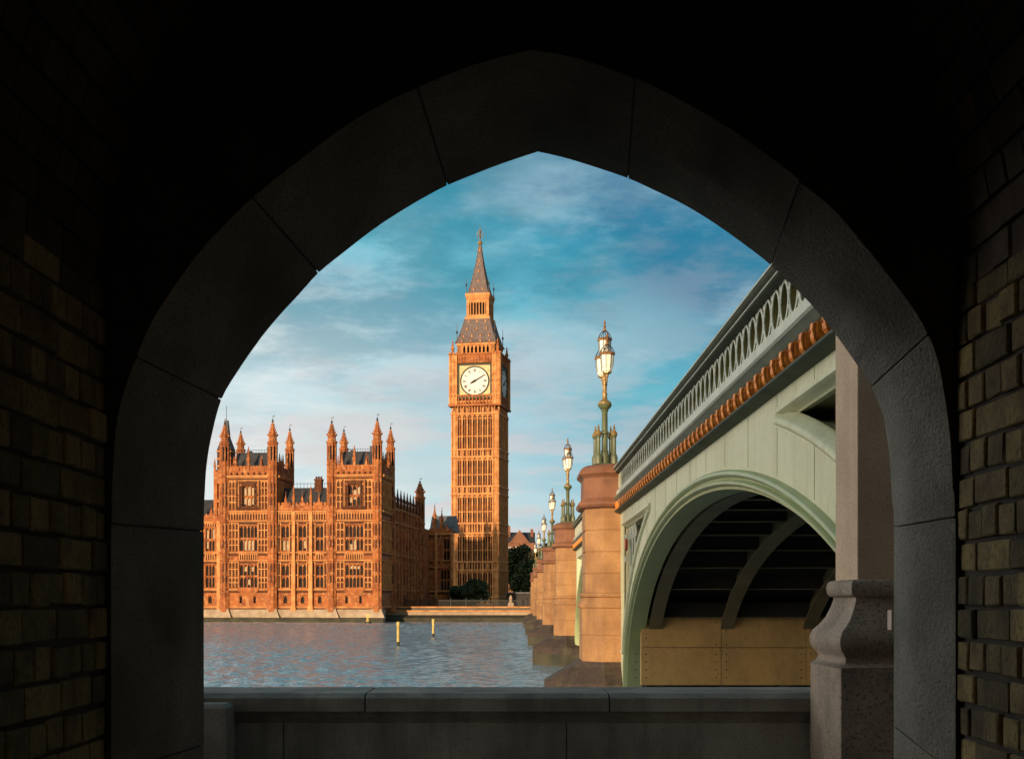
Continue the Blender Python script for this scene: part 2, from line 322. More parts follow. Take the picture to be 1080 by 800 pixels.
for k in range(len(ij)-1):
    si = resample(intr[ij[k]:ij[k+1]+1], 16); se = resample(extr[ejx[k]:ejx[k+1]+1], 16)
    if k == 5:                                          # the crown block keeps its sharp apex
        ai, ae = IA, EA
        si = resample(intr[ij[k]:ai+1], 8) + resample(intr[ai:ij[k+1]+1], 8)[1:]
        se = resample(extr[ejx[k]:ae+1], 8) + resample(extr[ae:ejx[k+1]+1], 8)[1:]
    full_e += se if k == 0 else se[1:]
    sm = []
    for a, c in zip(se, si):
        fr = .665 if (a[1] > 380) else .61
        sm.append((a[0]+(c[0]-a[0])*fr, a[1]+(c[1]-a[1])*fr))
    def trim(sq, e=.010):
        # tiny open joint: pull both ends in by a few millimetres
        q = [Vector(p) for p in sq]; n0 = (q[1]-q[0]).normalized(); n1 = (q[-2]-q[-1]).normalized(); g = .4
        q[0] = q[0]+n0*g; q[-1] = q[-1]+n1*g
        return [tuple(v) for v in q]
    se0, si0 = list(se), list(si)
    se, sm, si = trim(se), trim(sm), trim(si)
    rings = []
    for a, mm, c in zip(se, sm, si):
        e = PX(*a, YA); r = PX(*mm, YM); q = PX(*c, YB)
        j = random.uniform(-.0008, .0008)
        rings.append([(e[0],0+.0,e[1]-PATHZ),(r[0]+j,YM-YA,r[1]-PATHZ+j),(q[0],YB-YA,q[1]-PATHZ),(.05+(q[0]-.05)*1.16,YC-YA,q[1]*1.16-PATHZ),(.05+(e[0]-.05)*1.05,YC-YA,e[1]*1.05-PATHZ)])
    for a, c in zip(se0, si0):
        e = PX(*a, YA); q = PX(*c, YB); w_ = (e[0]-q[0], e[1]-q[1]); L_ = math.hypot(*w_)
        q = (q[0]+w_[0]/L_*.012, q[1]+w_[1]/L_*.012); md = PX(a[0]+(c[0]-a[0])*.63, a[1]+(c[1]-a[1])*.63, YM); md = (md[0]+w_[0]*.05, md[1]+w_[1]*.05)
        core.append([(e[0],.02,e[1]-PATHZ),(md[0],YM-YA+.012,md[1]-PATHZ),(q[0],YB-YA+.01,q[1]-PATHZ),(.05+(q[0]-.05)*1.16,YC-YA-.02,q[1]*1.16-PATHZ),(.05+(e[0]-.05)*1.05,YC-YA-.02,e[1]*1.05-PATHZ)])
    # random small set-back of each block so the joints read
    dy = random.uniform(-.004, .004)
    rings = [[(x, y+(dy if y < .01 else 0), z) for x, y, z in r] for r in rings]
    mb = MB(); mb.loft(rings); mb.build('voussoir' if 2 <= k <= 8 else 'jamb_stone', ARCHST, arch, smooth=32, bevel=.004)
mb = MB(); mb.loft(core); mb.build('mortar_bed', MORTAR, arch)
mb = MB(); x1, z1 = PX(943.5, 643, YB); _, z0 = PX(943.5, 664, YB); mb.box(x1-.006, x1-.001, YB-YA+.01, YB-YA+.05, z0-PATHZ, z1-PATHZ)
mb.build('metal_plate', PLATE, arch)

# ------------------------------------------------------------------ brick passage round the camera
psg = empty('brick_passage', (0, 0, PATHZ)); tag(psg, 'dark brick passage around the archway, its right wall of yellowish bricks', 'passage')
XL, XR = -1.052, 1.131; ZS = .78
H0 = -PATHZ
# end wall round the arch
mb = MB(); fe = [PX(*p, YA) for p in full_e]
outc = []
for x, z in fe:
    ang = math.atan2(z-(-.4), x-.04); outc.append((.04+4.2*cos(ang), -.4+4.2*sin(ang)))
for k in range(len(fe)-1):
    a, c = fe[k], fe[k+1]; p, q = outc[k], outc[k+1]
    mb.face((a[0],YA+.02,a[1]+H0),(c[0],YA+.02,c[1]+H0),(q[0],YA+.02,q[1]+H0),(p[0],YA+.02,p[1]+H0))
mb.build('end_wall', DARKBRICK, psg)
def brick_wall(xw, sgn, y0, y1, z0, z1, name='side_wall'):
    wall = MB(); wall.box(min(xw+sgn*.012, xw+sgn*.3), max(xw+sgn*.012, xw+sgn*.3), y0, y1, z0+H0, z1+H0)
    w = wall.build(name, MORTAR, psg)
    mb = MB(); z = z0; row = 0; ch = .0826
    while z < z1-.02:
        h = ch-.011; y = y1-.006; k = 0
        while y > y0:
            L = (.215 if row % 2 == 0 else .102)
            if k == 0: L = .07 if row % 2 else .115
            elif k == 1 and row % 2: L = .10
            L += random.uniform(-.007, .007)
            jx = random.uniform(-.004, .006); jz = random.uniform(-.003, .003); q = .004
            ya, yb = max(y-L, y0), y; za, zb = z+jz, z+h+jz+random.uniform(-.003,.002)
            xo = xw+sgn*(.0+jx); xi = xw+sgn*.05
            def ring(x, e): return [(x, ya+e+random.uniform(-.0025,.0025), za+e+H0+random.uniform(-.002,.002)), (x, yb-e+random.uniform(-.0025,.0025), za+e+H0+random.uniform(-.002,.002)), (x, yb-e+random.uniform(-.0025,.0025), zb-e+H0+random.uniform(-.002,.002)), (x, ya+e+random.uniform(-.0025,.0025), zb-e+H0+random.uniform(-.002,.002))]
            mb.loft([ring(xi, 0), ring(xo+sgn*q, 0), ring(xo, q)])
            y -= L+.010+random.uniform(-.002,.003); k += 1
        z += ch; row += 1
    mb.build('brickwork', BRICK, w)
brick_wall(XL, -1, -2.4, YA+.01, PATHZ, ZS); brick_wall(XR, 1, -2.4, YA+.01, PATHZ, ZS)
# barrel vault with courses of brick
xc = (XL+XR)/2; R0 = (XR-XL)/2
mb = MB()
for k in range(30):
    a0, a1 = pi*k/30, pi*(k+1)/30
    mb.face((xc+(R0+.012)*cos(a0),-2.4,ZS+H0+(R0+.012)*sin(a0)),(xc+(R0+.012)*cos(a0),YA+.01,ZS+H0+(R0+.012)*sin(a0)),(xc+(R0+.012)*cos(a1),YA+.01,ZS+H0+(R0+.012)*sin(a1)),(xc+(R0+.012)*cos(a1),-2.4,ZS+H0+(R0+.012)*sin(a1)))
v = mb.build('vault', MORTAR, psg)
mb = MB(); nc = 41
for k in range(nc):
    a0 = pi*(k+.07)/nc; a1 = pi*(k+.93)/nc; y = YA-.004-random.uniform(0,.15)
    while y > 1.2:
        L = .215 if k % 2 else .102
        L += random.uniform(-.006,.006); r = R0+random.uniform(-.006,.002)
        rings = []
        for rr in (r, R0+.04):
            rings.append([(xc+rr*cos(a), yy, ZS+H0+rr*sin(a)) for a, yy in ((a0,y-L),(a0,y),(a1,y),(a1,y-L))])
        mb.loft(rings); y -= L+.011
mb.build('vault_brickwork', VBRICK, v)
mb = MB()
mb.box(-12.9, XL-.31, -8, YC, 0, 15.3); mb.box(XL-.308, 1.3, -2.4, YC-.02, 4.2, 15.3); mb.box(XR+.31, 3.35, -2.4, YC, 0, 4.19)
mb.build('shade_mass', GRANITE2, psg)  # unseen mass, added and shaped to shade the parapet, near pier and bridge

# ------------------------------------------------------------------ river parapet in front of the arch
par = empty('river_parapet', (0, 9, PATHZ)); tag(par, 'low grey granite parapet wall below the archway opening', 'parapet')
ZP = -.63+H0
def coping(x0, x1):
    mb = MB(); pr = [(0,ZP-.125),(0,ZP-.03),(.045,ZP-.006),(.06,ZP),(.70,ZP),(.72,ZP-.03),(.72,ZP-.125)]
    mb.loft([[(x0+.004,y,z) for y,z in pr],[(x1-.004,y,z) for y,z in pr]]); mb.build('coping_stone', COPING, par, bevel=.006)
xs = [-6.5, -3.6, (385-CX)*9/F, (643-CX)*9/F, 2.9]
for a, c in zip(xs, xs[1:]): coping(a, c)
mb = MB(); mb.box(-6.5, 2.9, .05, .68, ZP-.165, ZP-.128); mb.box(-6.5, 2.9, .07, .66, -.3, ZP-.165)
mb.build('wall_body', COPING, par)
mb = MB()
for a, c in zip([-6.5,-3.4,(298-CX)*9/F,(598-CX)*9/F,2.9], [-3.4,(298-CX)*9/F,(598-CX)*9/F,2.9]): mb.box(a+.004, c-.004, .04, .10, -.2, ZP-.20)
mb.build('facing_slabs', COPING, par, bevel=.005)
mb = MB(); mb.box(-6.5, 3.4, .5, .66, -6, -.3); mb.build('river_face', ALGAE, par)
st = MB(); X1 = (239-CX)*8.75/F; st.loft([[(-3.2,8.75,PATHZ),(X1+.02,8.75,PATHZ),(X1+.02,8.99,PATHZ),(-3.2,8.99,PATHZ)],[(-3.2,8.75,-.71),(X1,8.75,-.71),(X1,8.99,-.71),(-3.2,8.99,-.71)],[(-3.2,8.78,-.685),(X1-.03,8.78,-.685),(X1-.03,8.99,-.685),(-3.2,8.99,-.685)]])
tag(st.build('stone_block', COPING, bevel=.008), 'low pale stone block at the parapet foot beside the left jamb', 'stone block')

# ------------------------------------------------------------------ granite pier beside the parapet
def octo_plan(x, y, off, xr, yr, ch):
    # corner at (x,y) facing the camera and river: chamfered on the left front and left back
    t = off*.414
    return [(x-t, y-off), (xr, y-off), (xr, yr+off), (x-t, yr+off), (x-ch-off, yr-ch+t), (x-ch-off, y+ch-t)]
gp = empty('granite_pier', (0, 0, PATHZ)); tag(gp, 'speckled pinkish granite pier with moulded base beside the right jamb', 'pier')
def plan(off, z): return [(.92*x, .92*y, .92*z-PATHZ) for x, y in ((2.31-off, 9.0-off), (3.58, 9.0-off), (3.58, 9.62+off), (2.31-off, 9.62+off))]
mb = MB(); mb.loft([plan(0,.13), plan(0,5.6)]); mb.build('shaft', GRANITE, gp, bevel=.006)
pr = [(0,.145),(.035,.14),(.05,.12),(.055,.085),(.05,.05),(.035,.03),(.012,.022),(.014,.0),(.03,-.05),(.06,-.12),(.10,-.175),(.135,-.21),(.152,-.25),(.155,-.29),(.145,-.33),(.12,-.36),(.105,-.385),(.105,-.41),(.125,-.435),(.15,-.45)]
mb = MB(); mb.loft([plan(o, z) for o, z in reversed(pr)]); mb.build('moulded_base', GRANITE2, gp, smooth=50)
mb = MB(); mb.loft([plan(.15, PATHZ-.2), plan(.15, -.452)]); mb.build('plinth', GRANITE2, gp, bevel=.008)

# ------------------------------------------------------------------ the iron arch bridge
br = empty('arch_bridge', (0, 0, 0)); tag(br, 'pale green iron arch bridge on tan granite piers, running towards the clock tower', 'bridge')
XS, XE = 3.6, 27.5
PY = [46.0, 80.5, 116.5, 152.0, 187.0, 222.0]; PW = 3.4
spans = []
a0 = 10.15
for y in PY+[254.0]:
    spans.append((a0, y)); a0 = y+PW
BB, ZSP, ZTOP = 5.1, -2.7, 3.09
def add_span(y0, y1, near, idx):
    yc = (y0+y1)/2; aa = (y1-y0)/2-(.4 if idx else .1)
    if idx == 0: yc, aa = 27.0, 16.8
    def za(y, e=0.0):
        q = 1-((y-yc)/(aa+e))**2
        return ZSP+(BB+e)*sqrt(q) if q > 0 else -9
    n = 96 if near else 40
    ys = sorted(set([y0, y1] + [yc-(aa+.001)*cos(pi*k/n) for k in range(n+1)] + [y0+(y1-y0)*k/n for k in range(n+1)]))
    # spandrel, with the two sunk triangular panels
    mb = MB(); rec = MB(); ds = MB(); ZR, DEP = 2.55, .6
    def panel(y):
        if y < y0+.75 or y > y1-.75: return None
        lo = za(y, .9); lo = max(lo, -1.7)
        return (lo, ZR) if lo < ZR-.01 and abs(y-yc) > aa*.3 else None
    for a, c in zip(ys, ys[1:]):
        if c-a < 1e-4: continue
        la, lc = max(za(a), -7), max(za(c), -7); mid = (a+c)/2; p = panel(mid)
        if p:
            pa = max(za(a,.9), -1.7); pc = max(za(c,.9), -1.7); pa = min(pa, ZR); pc = min(pc, ZR)
            mb.face((XS,a,la),(XS,c,lc),(XS,c,pc),(XS,a,pa)); mb.face((XS,a,ZR),(XS,c,ZR),(XS,c,ZTOP),(XS,a,ZTOP))
            mb.face((XS,a,pa),(XS,c,pc),(XS+DEP,c,pc),(XS+DEP,a,pa)); mb.face((XS,a,ZR),(XS,c,ZR),(XS+DEP,c,ZR),(XS+DEP,a,ZR))
            rec.face((XS+DEP,a,pa),(XS+DEP,c,pc),(XS+DEP,c,ZR),(XS+DEP,a,ZR))
        else:
            mb.face((XS,a,la),(XS,c,lc),(XS,c,ZTOP),(XS,a,ZTOP))
    for yy in (y0+.75, y1-.75):
        lo = max(za(yy, .9), -1.7); mb.face((XS,yy,lo),(XS+DEP,yy,lo),(XS+DEP,yy,ZR),(XS,yy,ZR))
    for a, c in zip(ys, ys[1:]):                                    # downstream side, plain
        ds.face((XE,a,max(za(a),-7)),(XE,c,max(za(c),-7)),(XE,c,4.6),(XE,a,4.6))
    ds.build('spandrel', GREEN, br); sp = mb.build('spandrel', GREEN, br)
    rec.build('sunk_panel', DKGREEN if near else GREEN2, sp)  # shade of the recess put into the dark panel colour
    mb = MB(); y = y0+1.3
    while y < y1-1:
        lo = max(za(y, .05), -2)
        if not panel(y): mb.box(XS-.006, XS+.01, y-.007, y+.007, lo, ZTOP)
        elif za(y,.9) > lo: mb.box(XS-.006, XS+.01, y-.007, y+.007, lo, max(za(y,.9)-.14, lo+.05)); mb.box(XS-.006, XS+.01, y-.007, y+.007, ZR+.12, ZTOP)
        y += 2.3
    mb.build('plate_seams', RINGP, sp)
    if near:
        # moulded rim of the sunk panels, curved lower edge and top edge
        for sgn in (-1, 1):
            mb = MB(); pts = []
            for k in range(80):
                y = yc+sgn*(aa*.3+(aa*.8)*k/79)
                if panel(y): pts.append(y)
            if len(pts) > 2:
                lo = [max(za(y,.9),-1.7) for y in pts]
                mb.loft([[(XS+x, y, min(l+z, ZR+.03)) for x, z in ((.02,-.12),(-.06,-.10),(-.09,-.04),(-.06,.03),(.0,.05),(.04,.10),(.12,.12),(.2,.0),(.2,-.1))] for y, l in zip(pts, lo)])
                mb.loft([[(XS+x, y, ZR+z) for x, z in ((.02,.10),(-.04,.08),(-.05,.02),(.02,-.02),(.10,-.03),(.12,-.07),(.20,-.07),(.20,.1))] for y in (pts[0], pts[-1])])
                mb.box(XS-.02, XS+.06, pts[-1]-.05, pts[-1]+.05, max(za(pts[-1],.9),-1.7), ZR)
            mb.build('panel_rim', GREEN, sp, smooth=60)
        # tracery and a small painted shield in the panel next to the pier
        mb = MB()
        for y in (y1-1.7, y1-2.6, y1-3.5):
            zt = ZR-.05; zb = max(za(y,.74), -1.6)
            if zb < zt-.3:
                mb.tube([(XS+.2,y,zb),(XS+.2,y,zt)], .05, 6)
                mb.tube([(XS+.2,y+.45*cos(a),zt-.45+.42*sin(a)) for a in [pi*k/8 for k in range(9)]], .045, 6)
        mb.build('tracery', BAND, sp)
        mb = MB(); y = y1-1.55
        mb.prism_x([(y-.24,2.04),(y,2.06),(y+.24,2.04),(y+.23,1.85),(y+.12,1.72),(y,1.66),(y-.12,1.72),(y-.23,1.85)], XS+.03, XS+.10); mb.build('shield', RED, sp)
        mb = MB(); mb.prism_x([(y-.16,2.09),(y+.16,2.09),(y+.1,2.2),(y-.1,2.2)], XS+.03, XS+.10); mb.build('shield_crest', WHITE, sp); mb = MB(); mb.prism_x([(y-.12,1.3),(y+.12,1.3),(y+.1,1.48),(y-.1,1.48)], XS+.03, XS+.10); mb.build('shield_scroll', WHITE, sp)
    # moulded arch ring
    pr = [(0,XS+.02),(.0,XS-.06),(.03,XS-.10),(.08,XS-.11),(.12,XS-.07),(.125,XS-.03),(.17,XS-.02),(.175,XS-.06),(.20,XS-.09),(.24,XS-.09),(.27,XS-.05),(.28,XS),(.33,XS+.01),(.34,XS+.06),(.36,XS+.5),(.02,XS+.5)]
    N = 72 if near else 32; rings = []
    for k in range(N+1):
        th = pi*k/N
        rings.append([(x, yc-(aa-r)*cos(th), ZSP+(BB-r)*sin(th)) for r, x in pr])
    for end in (0, -1):
        rr = [(x, y, -6.5) for x, y, z in rings[end]]
        if end == 0: rings.insert(0, rr)
        else: rings.append(rr)
    mb = MB(); mb.loft(rings); mb.build('arch_ring', RINGP, br, smooth=40)
    # ribs, cross beams, deck
    ribx = [4.4, 6.68, 9.3, 12.1, 15.0, 17.7, 20.4, 23.1, 25.8] if near else [4.6, 7.5, 12.0]
    for x in ribx:
        mb = MB(); rings = []
        for k in range(N//2+1):
            th = pi*k/(N//2); rings.append([(xx, yc-(aa-r)*cos(th), ZSP+(BB-r)*sin(th)) for r, xx in ((-.25,x-.06),(.26,x-.06),(.26,x-.2),(.36,x-.2),(.36,x+.2),(.26,x+.2),(.26,x+.06),(-.25,x+.06))])
        mb.loft(rings); mb.build('rib', RIB, br, smooth=40)
    if near:
        for k in range(1, 18):
            y = yc-aa+aa*2*k/18
            z = za(y, -.1)
            if z < -1.9: continue
            mb = MB(); mb.box(XS+.5, XE, y-.04, y+.04, z-.05, z+.4); o = mb.build('cross_beam', BLACKU, br); mb = MB(); mb.box(XS+.5, XE, y-.12, y+.12, z-.085, z-.052); mb.build('flange', RIB, o)  # black webs and olive flanges put shade and lit edges into the colours
    mb = MB(); pts = [yc-(aa+.5)*cos(pi*k/24) for k in range(25)]
    for a, c in zip(pts, pts[1:]):
        mb.face((XS+.5,a,min(za(a,.75),3)),(XE,a,min(za(a,.75),3)),(XE,c,min(za(c,.75),3)),(XS+.5,c,min(za(c,.75),3)))
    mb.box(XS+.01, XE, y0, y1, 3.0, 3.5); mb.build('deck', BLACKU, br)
    # cornice; the first span climbs gently from the bank to its pier
    zo = (lambda y: -(45.0-y)*.006) if idx == 0 else (lambda y: 0.0)
    def ext(name, pr, mt, sm=40):
        mb = MB(); mb.loft([[(x,y0,z+zo(y0)) for x,z in pr],[(x,y1,z+zo(y1)) for x,z in pr]]); return mb.build(name, mt, br, smooth=sm)
    ext('cornice', [(3.7,3.01),(3.58,3.012),(3.50,3.02),(3.45,3.03),(3.41,3.05),(3.385,3.07),(3.385,3.10),(3.41,3.122),(3.7,3.13)], DKGREEN)  # shade of the moulding's underside put into its dark colour
    ext('cornice', [(3.7,3.385),(3.50,3.39),(3.45,3.42),(3.42,3.46),(3.36,3.50),(3.35,3.54),(3.38,3.575),(3.7,3.58)], MIDGREEN)
    ext('fascia', [(3.54,3.128),(3.54,3.39),(3.72,3.39),(3.72,3.128)], BLACKU)
    ext('parapet_band', [(3.47,3.58),(3.45,3.60),(3.45,3.78),(3.49,3.815),(3.80,3.815),(3.80,3.58)], BAND)
    ext('handrail', [(3.46,4.38),(3.40,4.42),(3.40,4.47),(3.36,4.50),(3.34,4.55),(3.36,4.62),(3.44,4.67),(3.74,4.67),(3.80,4.60),(3.80,4.38)], DKGREEN)
    ext('rail_highlight', [(3.325,4.545),(3.325,4.572),(3.36,4.572),(3.36,4.545)], BAND); ext('rail_highlight', [(3.385,4.435),(3.385,4.452),(3.42,4.452),(3.42,4.435)], BAND)  # pale strips draw the handrail's highlight in colour
    # pierced parapet: one row of pointed loops
    mb = MB(); li = MB(); per = .58; cnt = int((y1-y0)/per); seg = 16 if near else 8
    for k in range(cnt):
        yc2 = y0+(k+.5)*(y1-y0)/cnt; zc = 4.10+zo(yc2); rings = []
        for j in range(seg):
            a = 2*pi*j/seg
            q = (abs(cos(a))**1.0)
            oy, oz = .29*cos(a), .29*sin(a); iy, iz = .238*cos(a)*(1-.18*abs(sin(a))), .25*sin(a)
            rings.append([(3.52,yc2+oy,zc+oz),(3.72,yc2+oy,zc+oz),(3.72,yc2+iy,zc+iz),(3.52,yc2+iy,zc+iz)])
        rings.append(rings[0]); mb.loft(rings, cap=False); li.loft([[(3.535, y_, z_), (3.715, y_, z_)] for y_, z_ in [(yc2+(r[3][1]-yc2)*.975, zc+(r[3][2]-zc)*.975) for r in rings]], cap=False, closed=False)
        for s in (-1, 1):
            yy = yc2+.29
            mb.prism_x([(yy-.10,zc+s*.29),(yy+.10,zc+s*.29),(yy,zc+s*.13)], 3.53, 3.71)
            mb.prism_x([(yy-.03,zc+s*.10),(yy+.03,zc+s*.10),(yy,zc+s*.2)], 3.52, 3.72)
    o = mb.build('pierced_parapet', BAND, br); li.build('loop_linings', LOOPIN, o)
    # brackets under the parapet
    def bracket(mb, y):
        h = zo(y)
        mb.loft([[(3.55,y+k*.05,z+h) for k, z in ((-1,3.13),(1,3.13),(1,3.387),(-1,3.387))],
                 [(3.46,y+k*.055,z+h) for k, z in ((-1,3.14),(1,3.14),(1,3.387),(-1,3.387))],
                 [(3.42,y+k*.042,z+h) for k, z in ((-1,3.21),(1,3.21),(1,3.38),(-1,3.38))]])
        for k in (-1, 0, 1): mb.tube([(3.46,y+k*.035,3.135+h),(3.425,y+k*.045,3.19+h),(3.41,y+k*.03,3.29+h),(3.42,y+k*.04,3.37+h)], .026, 5)
        mb.lathe([(0,3.24+h),(.04,3.28+h),(0,3.32+h)], 3.40, y, 6)
    cnt = int((y1-y0)/.6); mball = MB()
    for k in range(cnt):
        y = y0+(k+.5)*(y1-y0)/cnt
        if near: mb = MB(); bracket(mb, y); mb.build('bracket', GOLD, br)
        elif idx <= 3: bracket(mball, y)
    if mball.V: o = mball.build('bracket', GOLD, br); o['kind'] = 'stuff'
for i, (y0, y1) in enumerate(spans): add_span(y0, y1, i == 0, i)
# near abutment body and far abutment
mb = MB(); mb.box(XS+.02, XE, -30, 10.1, -7, 3.4); mb.build('abutment', GRANITE2, br)
mb = MB(); mb.box(3.0, XE, 254.0, 300, -7, 3.0); mb.build('abutment', PIERST, br)
def add_pier(y, i):
    def pl(off, z, xr=XE): return [(px, py, z) for px, py in octo_plan(3.02, y, off, xr, y+PW, .62)]
    p = MB()
    p.loft([pl(.1,-2.2), pl(.1,-1.222), pl(.07,-1.212), pl(.07,-1.188), pl(.1,-1.178), pl(.1,-.22), pl(.12,-.2)]); 
    rg_ = []
    for z in (.2, .95, 1.7, 2.45, 3.3):
        rg_ += [pl(0,z-.022,XS+.4), pl(-.03,z-.012,XS+.4), pl(-.03,z+.012,XS+.4), pl(0,z+.022,XS+.4)]
    p.loft(rg_)
    o = p.build('pier', PIERST, br)
    mb = MB(); mb.loft([pl(f, z, XS+.4) for f, z in ((.12,-.26),(.17,-.24),(.18,-.16),(.15,-.1),(.07,.03),(.03,.1),(.10,.14),(.12,.2),(.10,.26),(.0,.28))]); mb.build('pier_moulding', PIERST, o, smooth=24)
    mb = MB(); mb.loft([pl(f, z, XS+.3) for f, z in ((0,3.2),(.16,3.26),(.22,3.34),(.22,3.42),(.14,3.5),(.05,3.58),(.04,4.28),(.10,4.36),(.18,4.42),(.20,4.5),(.14,4.6),(.04,4.68),(-.1,4.74),(-.3,4.77))]); mb.build('pier_cap', CAPST, o, smooth=24)
    ym = y+PW/2
    def cw(x0, e, z, k): return [(XE,y-e,z),(XE,y+PW+e,z),(3.0,y+PW+e,z),(x0,ym+k,z),(x0,ym-k,z),(3.0,y-e,z)]
    mb = MB(); mb.loft([cw(.985,.965,-7,.76), cw(.985,.965,-3.25,.76)]); mb.build('tide_band', ALGAE, o)
    mb = MB(); mb.loft([cw(1.0,.95,-7,.75), cw(1.0,.95,-2.86,.75), cw(1.9,.30,-2.33,.9), cw(2.26,.14,-2.12,1.2)]); mb.build('cutwater', CUTW, o)
for i, y in enumerate(PY): add_pier(y, i)
# riveted plates of the timber-fender wall under the first arch
mb = MB(); rv = MB(); yw = 42.2; cols = [3.95, 6.5, 9.2, 12.1, 15.5, 18.4, 21.3, 24.2, 27]
for a, c in zip(cols, cols[1:]):
    for z0, z1 in ((-2.68,-1.49),(-1.475,-.36)): mb.box(a+.008, c-.008, yw, yw+.3, z0, z1)
for z in (-2.45,-2.2,-1.95,-1.7,-1.4,-1.2,-.95,-.7,-.48):
    for c in cols[:4]:
        for s in (-.16, .16):
            if z < -1.42 or random.random() < .3: rv.lathe([(.016,z-.02),(.022,z),(.016,z+.02)], c+s, yw, 8)
for k in range(60): rv.box(4.3+.24*k-.012, 4.3+.24*k+.012, yw-.01, yw, -1.53, -1.506)
w = mb.build('plate_wall', TAN, br); rv.build('rivets', UNDER, w)
mb = MB()
for k in range(12): mb.box(4.4+2.0*k, 4.7+2.0*k, yw+.02, yw+.28, -3.4, -2.56)
mb.box(4.15, 27, yw+.3, 45.9, -7, -.5); mb.build('wall_footing', CUTW, w)

# ------------------------------------------------------------------ bridge lamps
LAMPG = mat('lamp_green_paint', (.115,.135,.06), (.07,.085,.04), 2, .5, .1, 8)
lamp = empty('street_lamp', (3.16, PY[0]+PW/2, 4.76), radians(8))
def lantern(par, x, y, z0, s=1.0):
    L = MB(); L.lathe([(.13*s,z0+.02),(.17*s,z0+.10*s),(.205*s,z0+.30*s),(.225*s,z0+.62*s)], x, y, 8, pi/8); o = L.build('lantern', OPAL, par)
    c = MB()
    for k in range(8):
        a = pi/8+2*pi*k/8; c.tube([(x+.135*s*cos(a),y+.135*s*sin(a),z0+.02),(x+.212*s*cos(a),y+.212*s*sin(a),z0+.30*s),(x+.232*s*cos(a),y+.232*s*sin(a),z0+.62*s)], .011, 4)
        c.tube([(x+.25*s*cos(a),y+.25*s*sin(a),z0+.69*s),(x+.17*s*cos(a),y+.17*s*sin(a),z0+.86*s),(x+.05*s*cos(a),y+.05*s*sin(a),z0+.97*s)], .013, 4)
    c.build('lantern_cage', IRON, o)
    h = MB(); h.lathe([(.23*s,z0+.60*s),(.27*s,z0+.61*s),(.28*s,z0+.66*s),(.24*s,z0+.70*s),(.15*s,z0+.71*s)], x, y, 8, pi/8)
    h.lathe([(.02,z0+.92*s),(.07*s,z0+.95*s),(.055*s,z0+1.02*s),(.03*s,z0+1.05*s),(.06*s,z0+1.12*s),(.02*s,z0+1.18*s),(.045*s,z0+1.24*s),(.008,z0+1.36*s)], x, y, 8)
    h.build('lantern_crown', CAPG, o)
    u = MB(); u.lathe([(.02,z0-.14*s),(.06*s,z0-.10*s),(.05*s,z0-.04*s),(.15*s,z0+.0),(.15*s,z0+.04*s)], x, y, 8); u.build('lantern_base', LGOLD, o)
CAPG = mat('brown_gilt_crown', (.30,.15,.05), (.20,.09,.03), 6, .45, metal=.2)
mb = MB(); mb.lathe([(.52,0),(.52,.08),(.44,.14),(.2,.14)], 0, 0, 8, pi/8); mb.build('base', LAMPG, lamp)
mb = MB(); mb.lathe([(.17,.14),(.18,.3),(.15,.5),(.13,.56),(.15,.6),(.115,.64),(.11,1.2),(.15,1.24),(.15,1.30),(.11,1.34),(.105,2.0),(.14,2.06),(.12,2.09)], 0, 0, 10); mb.build('column', LAMPG, lamp, smooth=40)
for sx_ in (-1, 1):
    for sy_ in (-1, 1):
        mb = MB(); mb.lathe([(.125,.12),(.13,.36),(.10,.45),(.075,.50),(.07,1.06),(.10,1.09),(.105,1.13),(.06,1.16)], .285*sx_, .285*sy_, 8)
        o = mb.build('colonette', LAMPG, lamp, smooth=40)
        mb = MB(); mb.lathe([(.10,1.14),(.125,1.18),(.11,1.24),(.05,1.32),(.03,1.36),(.05,1.41),(.02,1.46),(.03,1.50),(.004,1.54)], .285*sx_, .285*sy_, 8); mb.build('colonette_cap', LGOLD, o, smooth=40)
mb = MB(); mb.lathe([(.10,2.06),(.18,2.14),(.25,2.22),(.26,2.28),(.20,2.32)], 0, 0, 12); mb.build('bowl', LAMPG, lamp, smooth=40)
mb = MB(); mb.lathe([(.25,2.29),(.24,2.36),(.14,2.42),(.10,2.46),(.085,2.6),(.10,2.66),(.075,2.72),(.085,3.0),(.11,3.1),(.08,3.16),(.10,3.26),(.06,3.32),(.055,3.9)], 0, 0, 10)
for k in range(10):
    z = 2.5+.07*k; a = k*.9; mb.lathe([(.0,z-.02),(.03,z),(0,z+.02)], .085*cos(a), .085*sin(a), 5)
mb.build('ornate_stem', LGOLD, lamp, smooth=40)
for s in (-1, 1):
    mb = MB(); mb.tube([(0,0,2.95),(0,s*.2,2.98),(0,s*.36,3.06),(0,s*.42,3.2)], .03, 6); mb.tube([(0,s*.06,3.2),(0,s*.22,3.25),(0,s*.25,3.1),(0,s*.15,3.05)], .02, 5); mb.build('bracket_arm', LGOLD, lamp)
    lantern(lamp, 0, s*.42, 3.33, 1.06)
lantern(lamp, 0, 0, 3.96, 1.0)
ORD = ['nearest and largest green lamp standard, with three lanterns, on the nearest bridge pier', 'second green lamp standard along the bridge, on the pier behind the nearest one',
       'third green lamp standard, on the third bridge pier from the archway', 'fourth small lamp standard on the bridge, just beyond the third pier lamp',
       'fifth tiny lamp standard on the bridge, next to last towards the far bank', 'last and smallest lamp standard on the bridge, nearest the far bank']
for i, y in enumerate(PY):
    o = lamp if i == 0 else copy_tree(lamp)
    o.location = (3.16, y+PW/2, 4.76); tag(o, ORD[i], 'street lamp', 'triple lantern lamps along the bridge parapet')

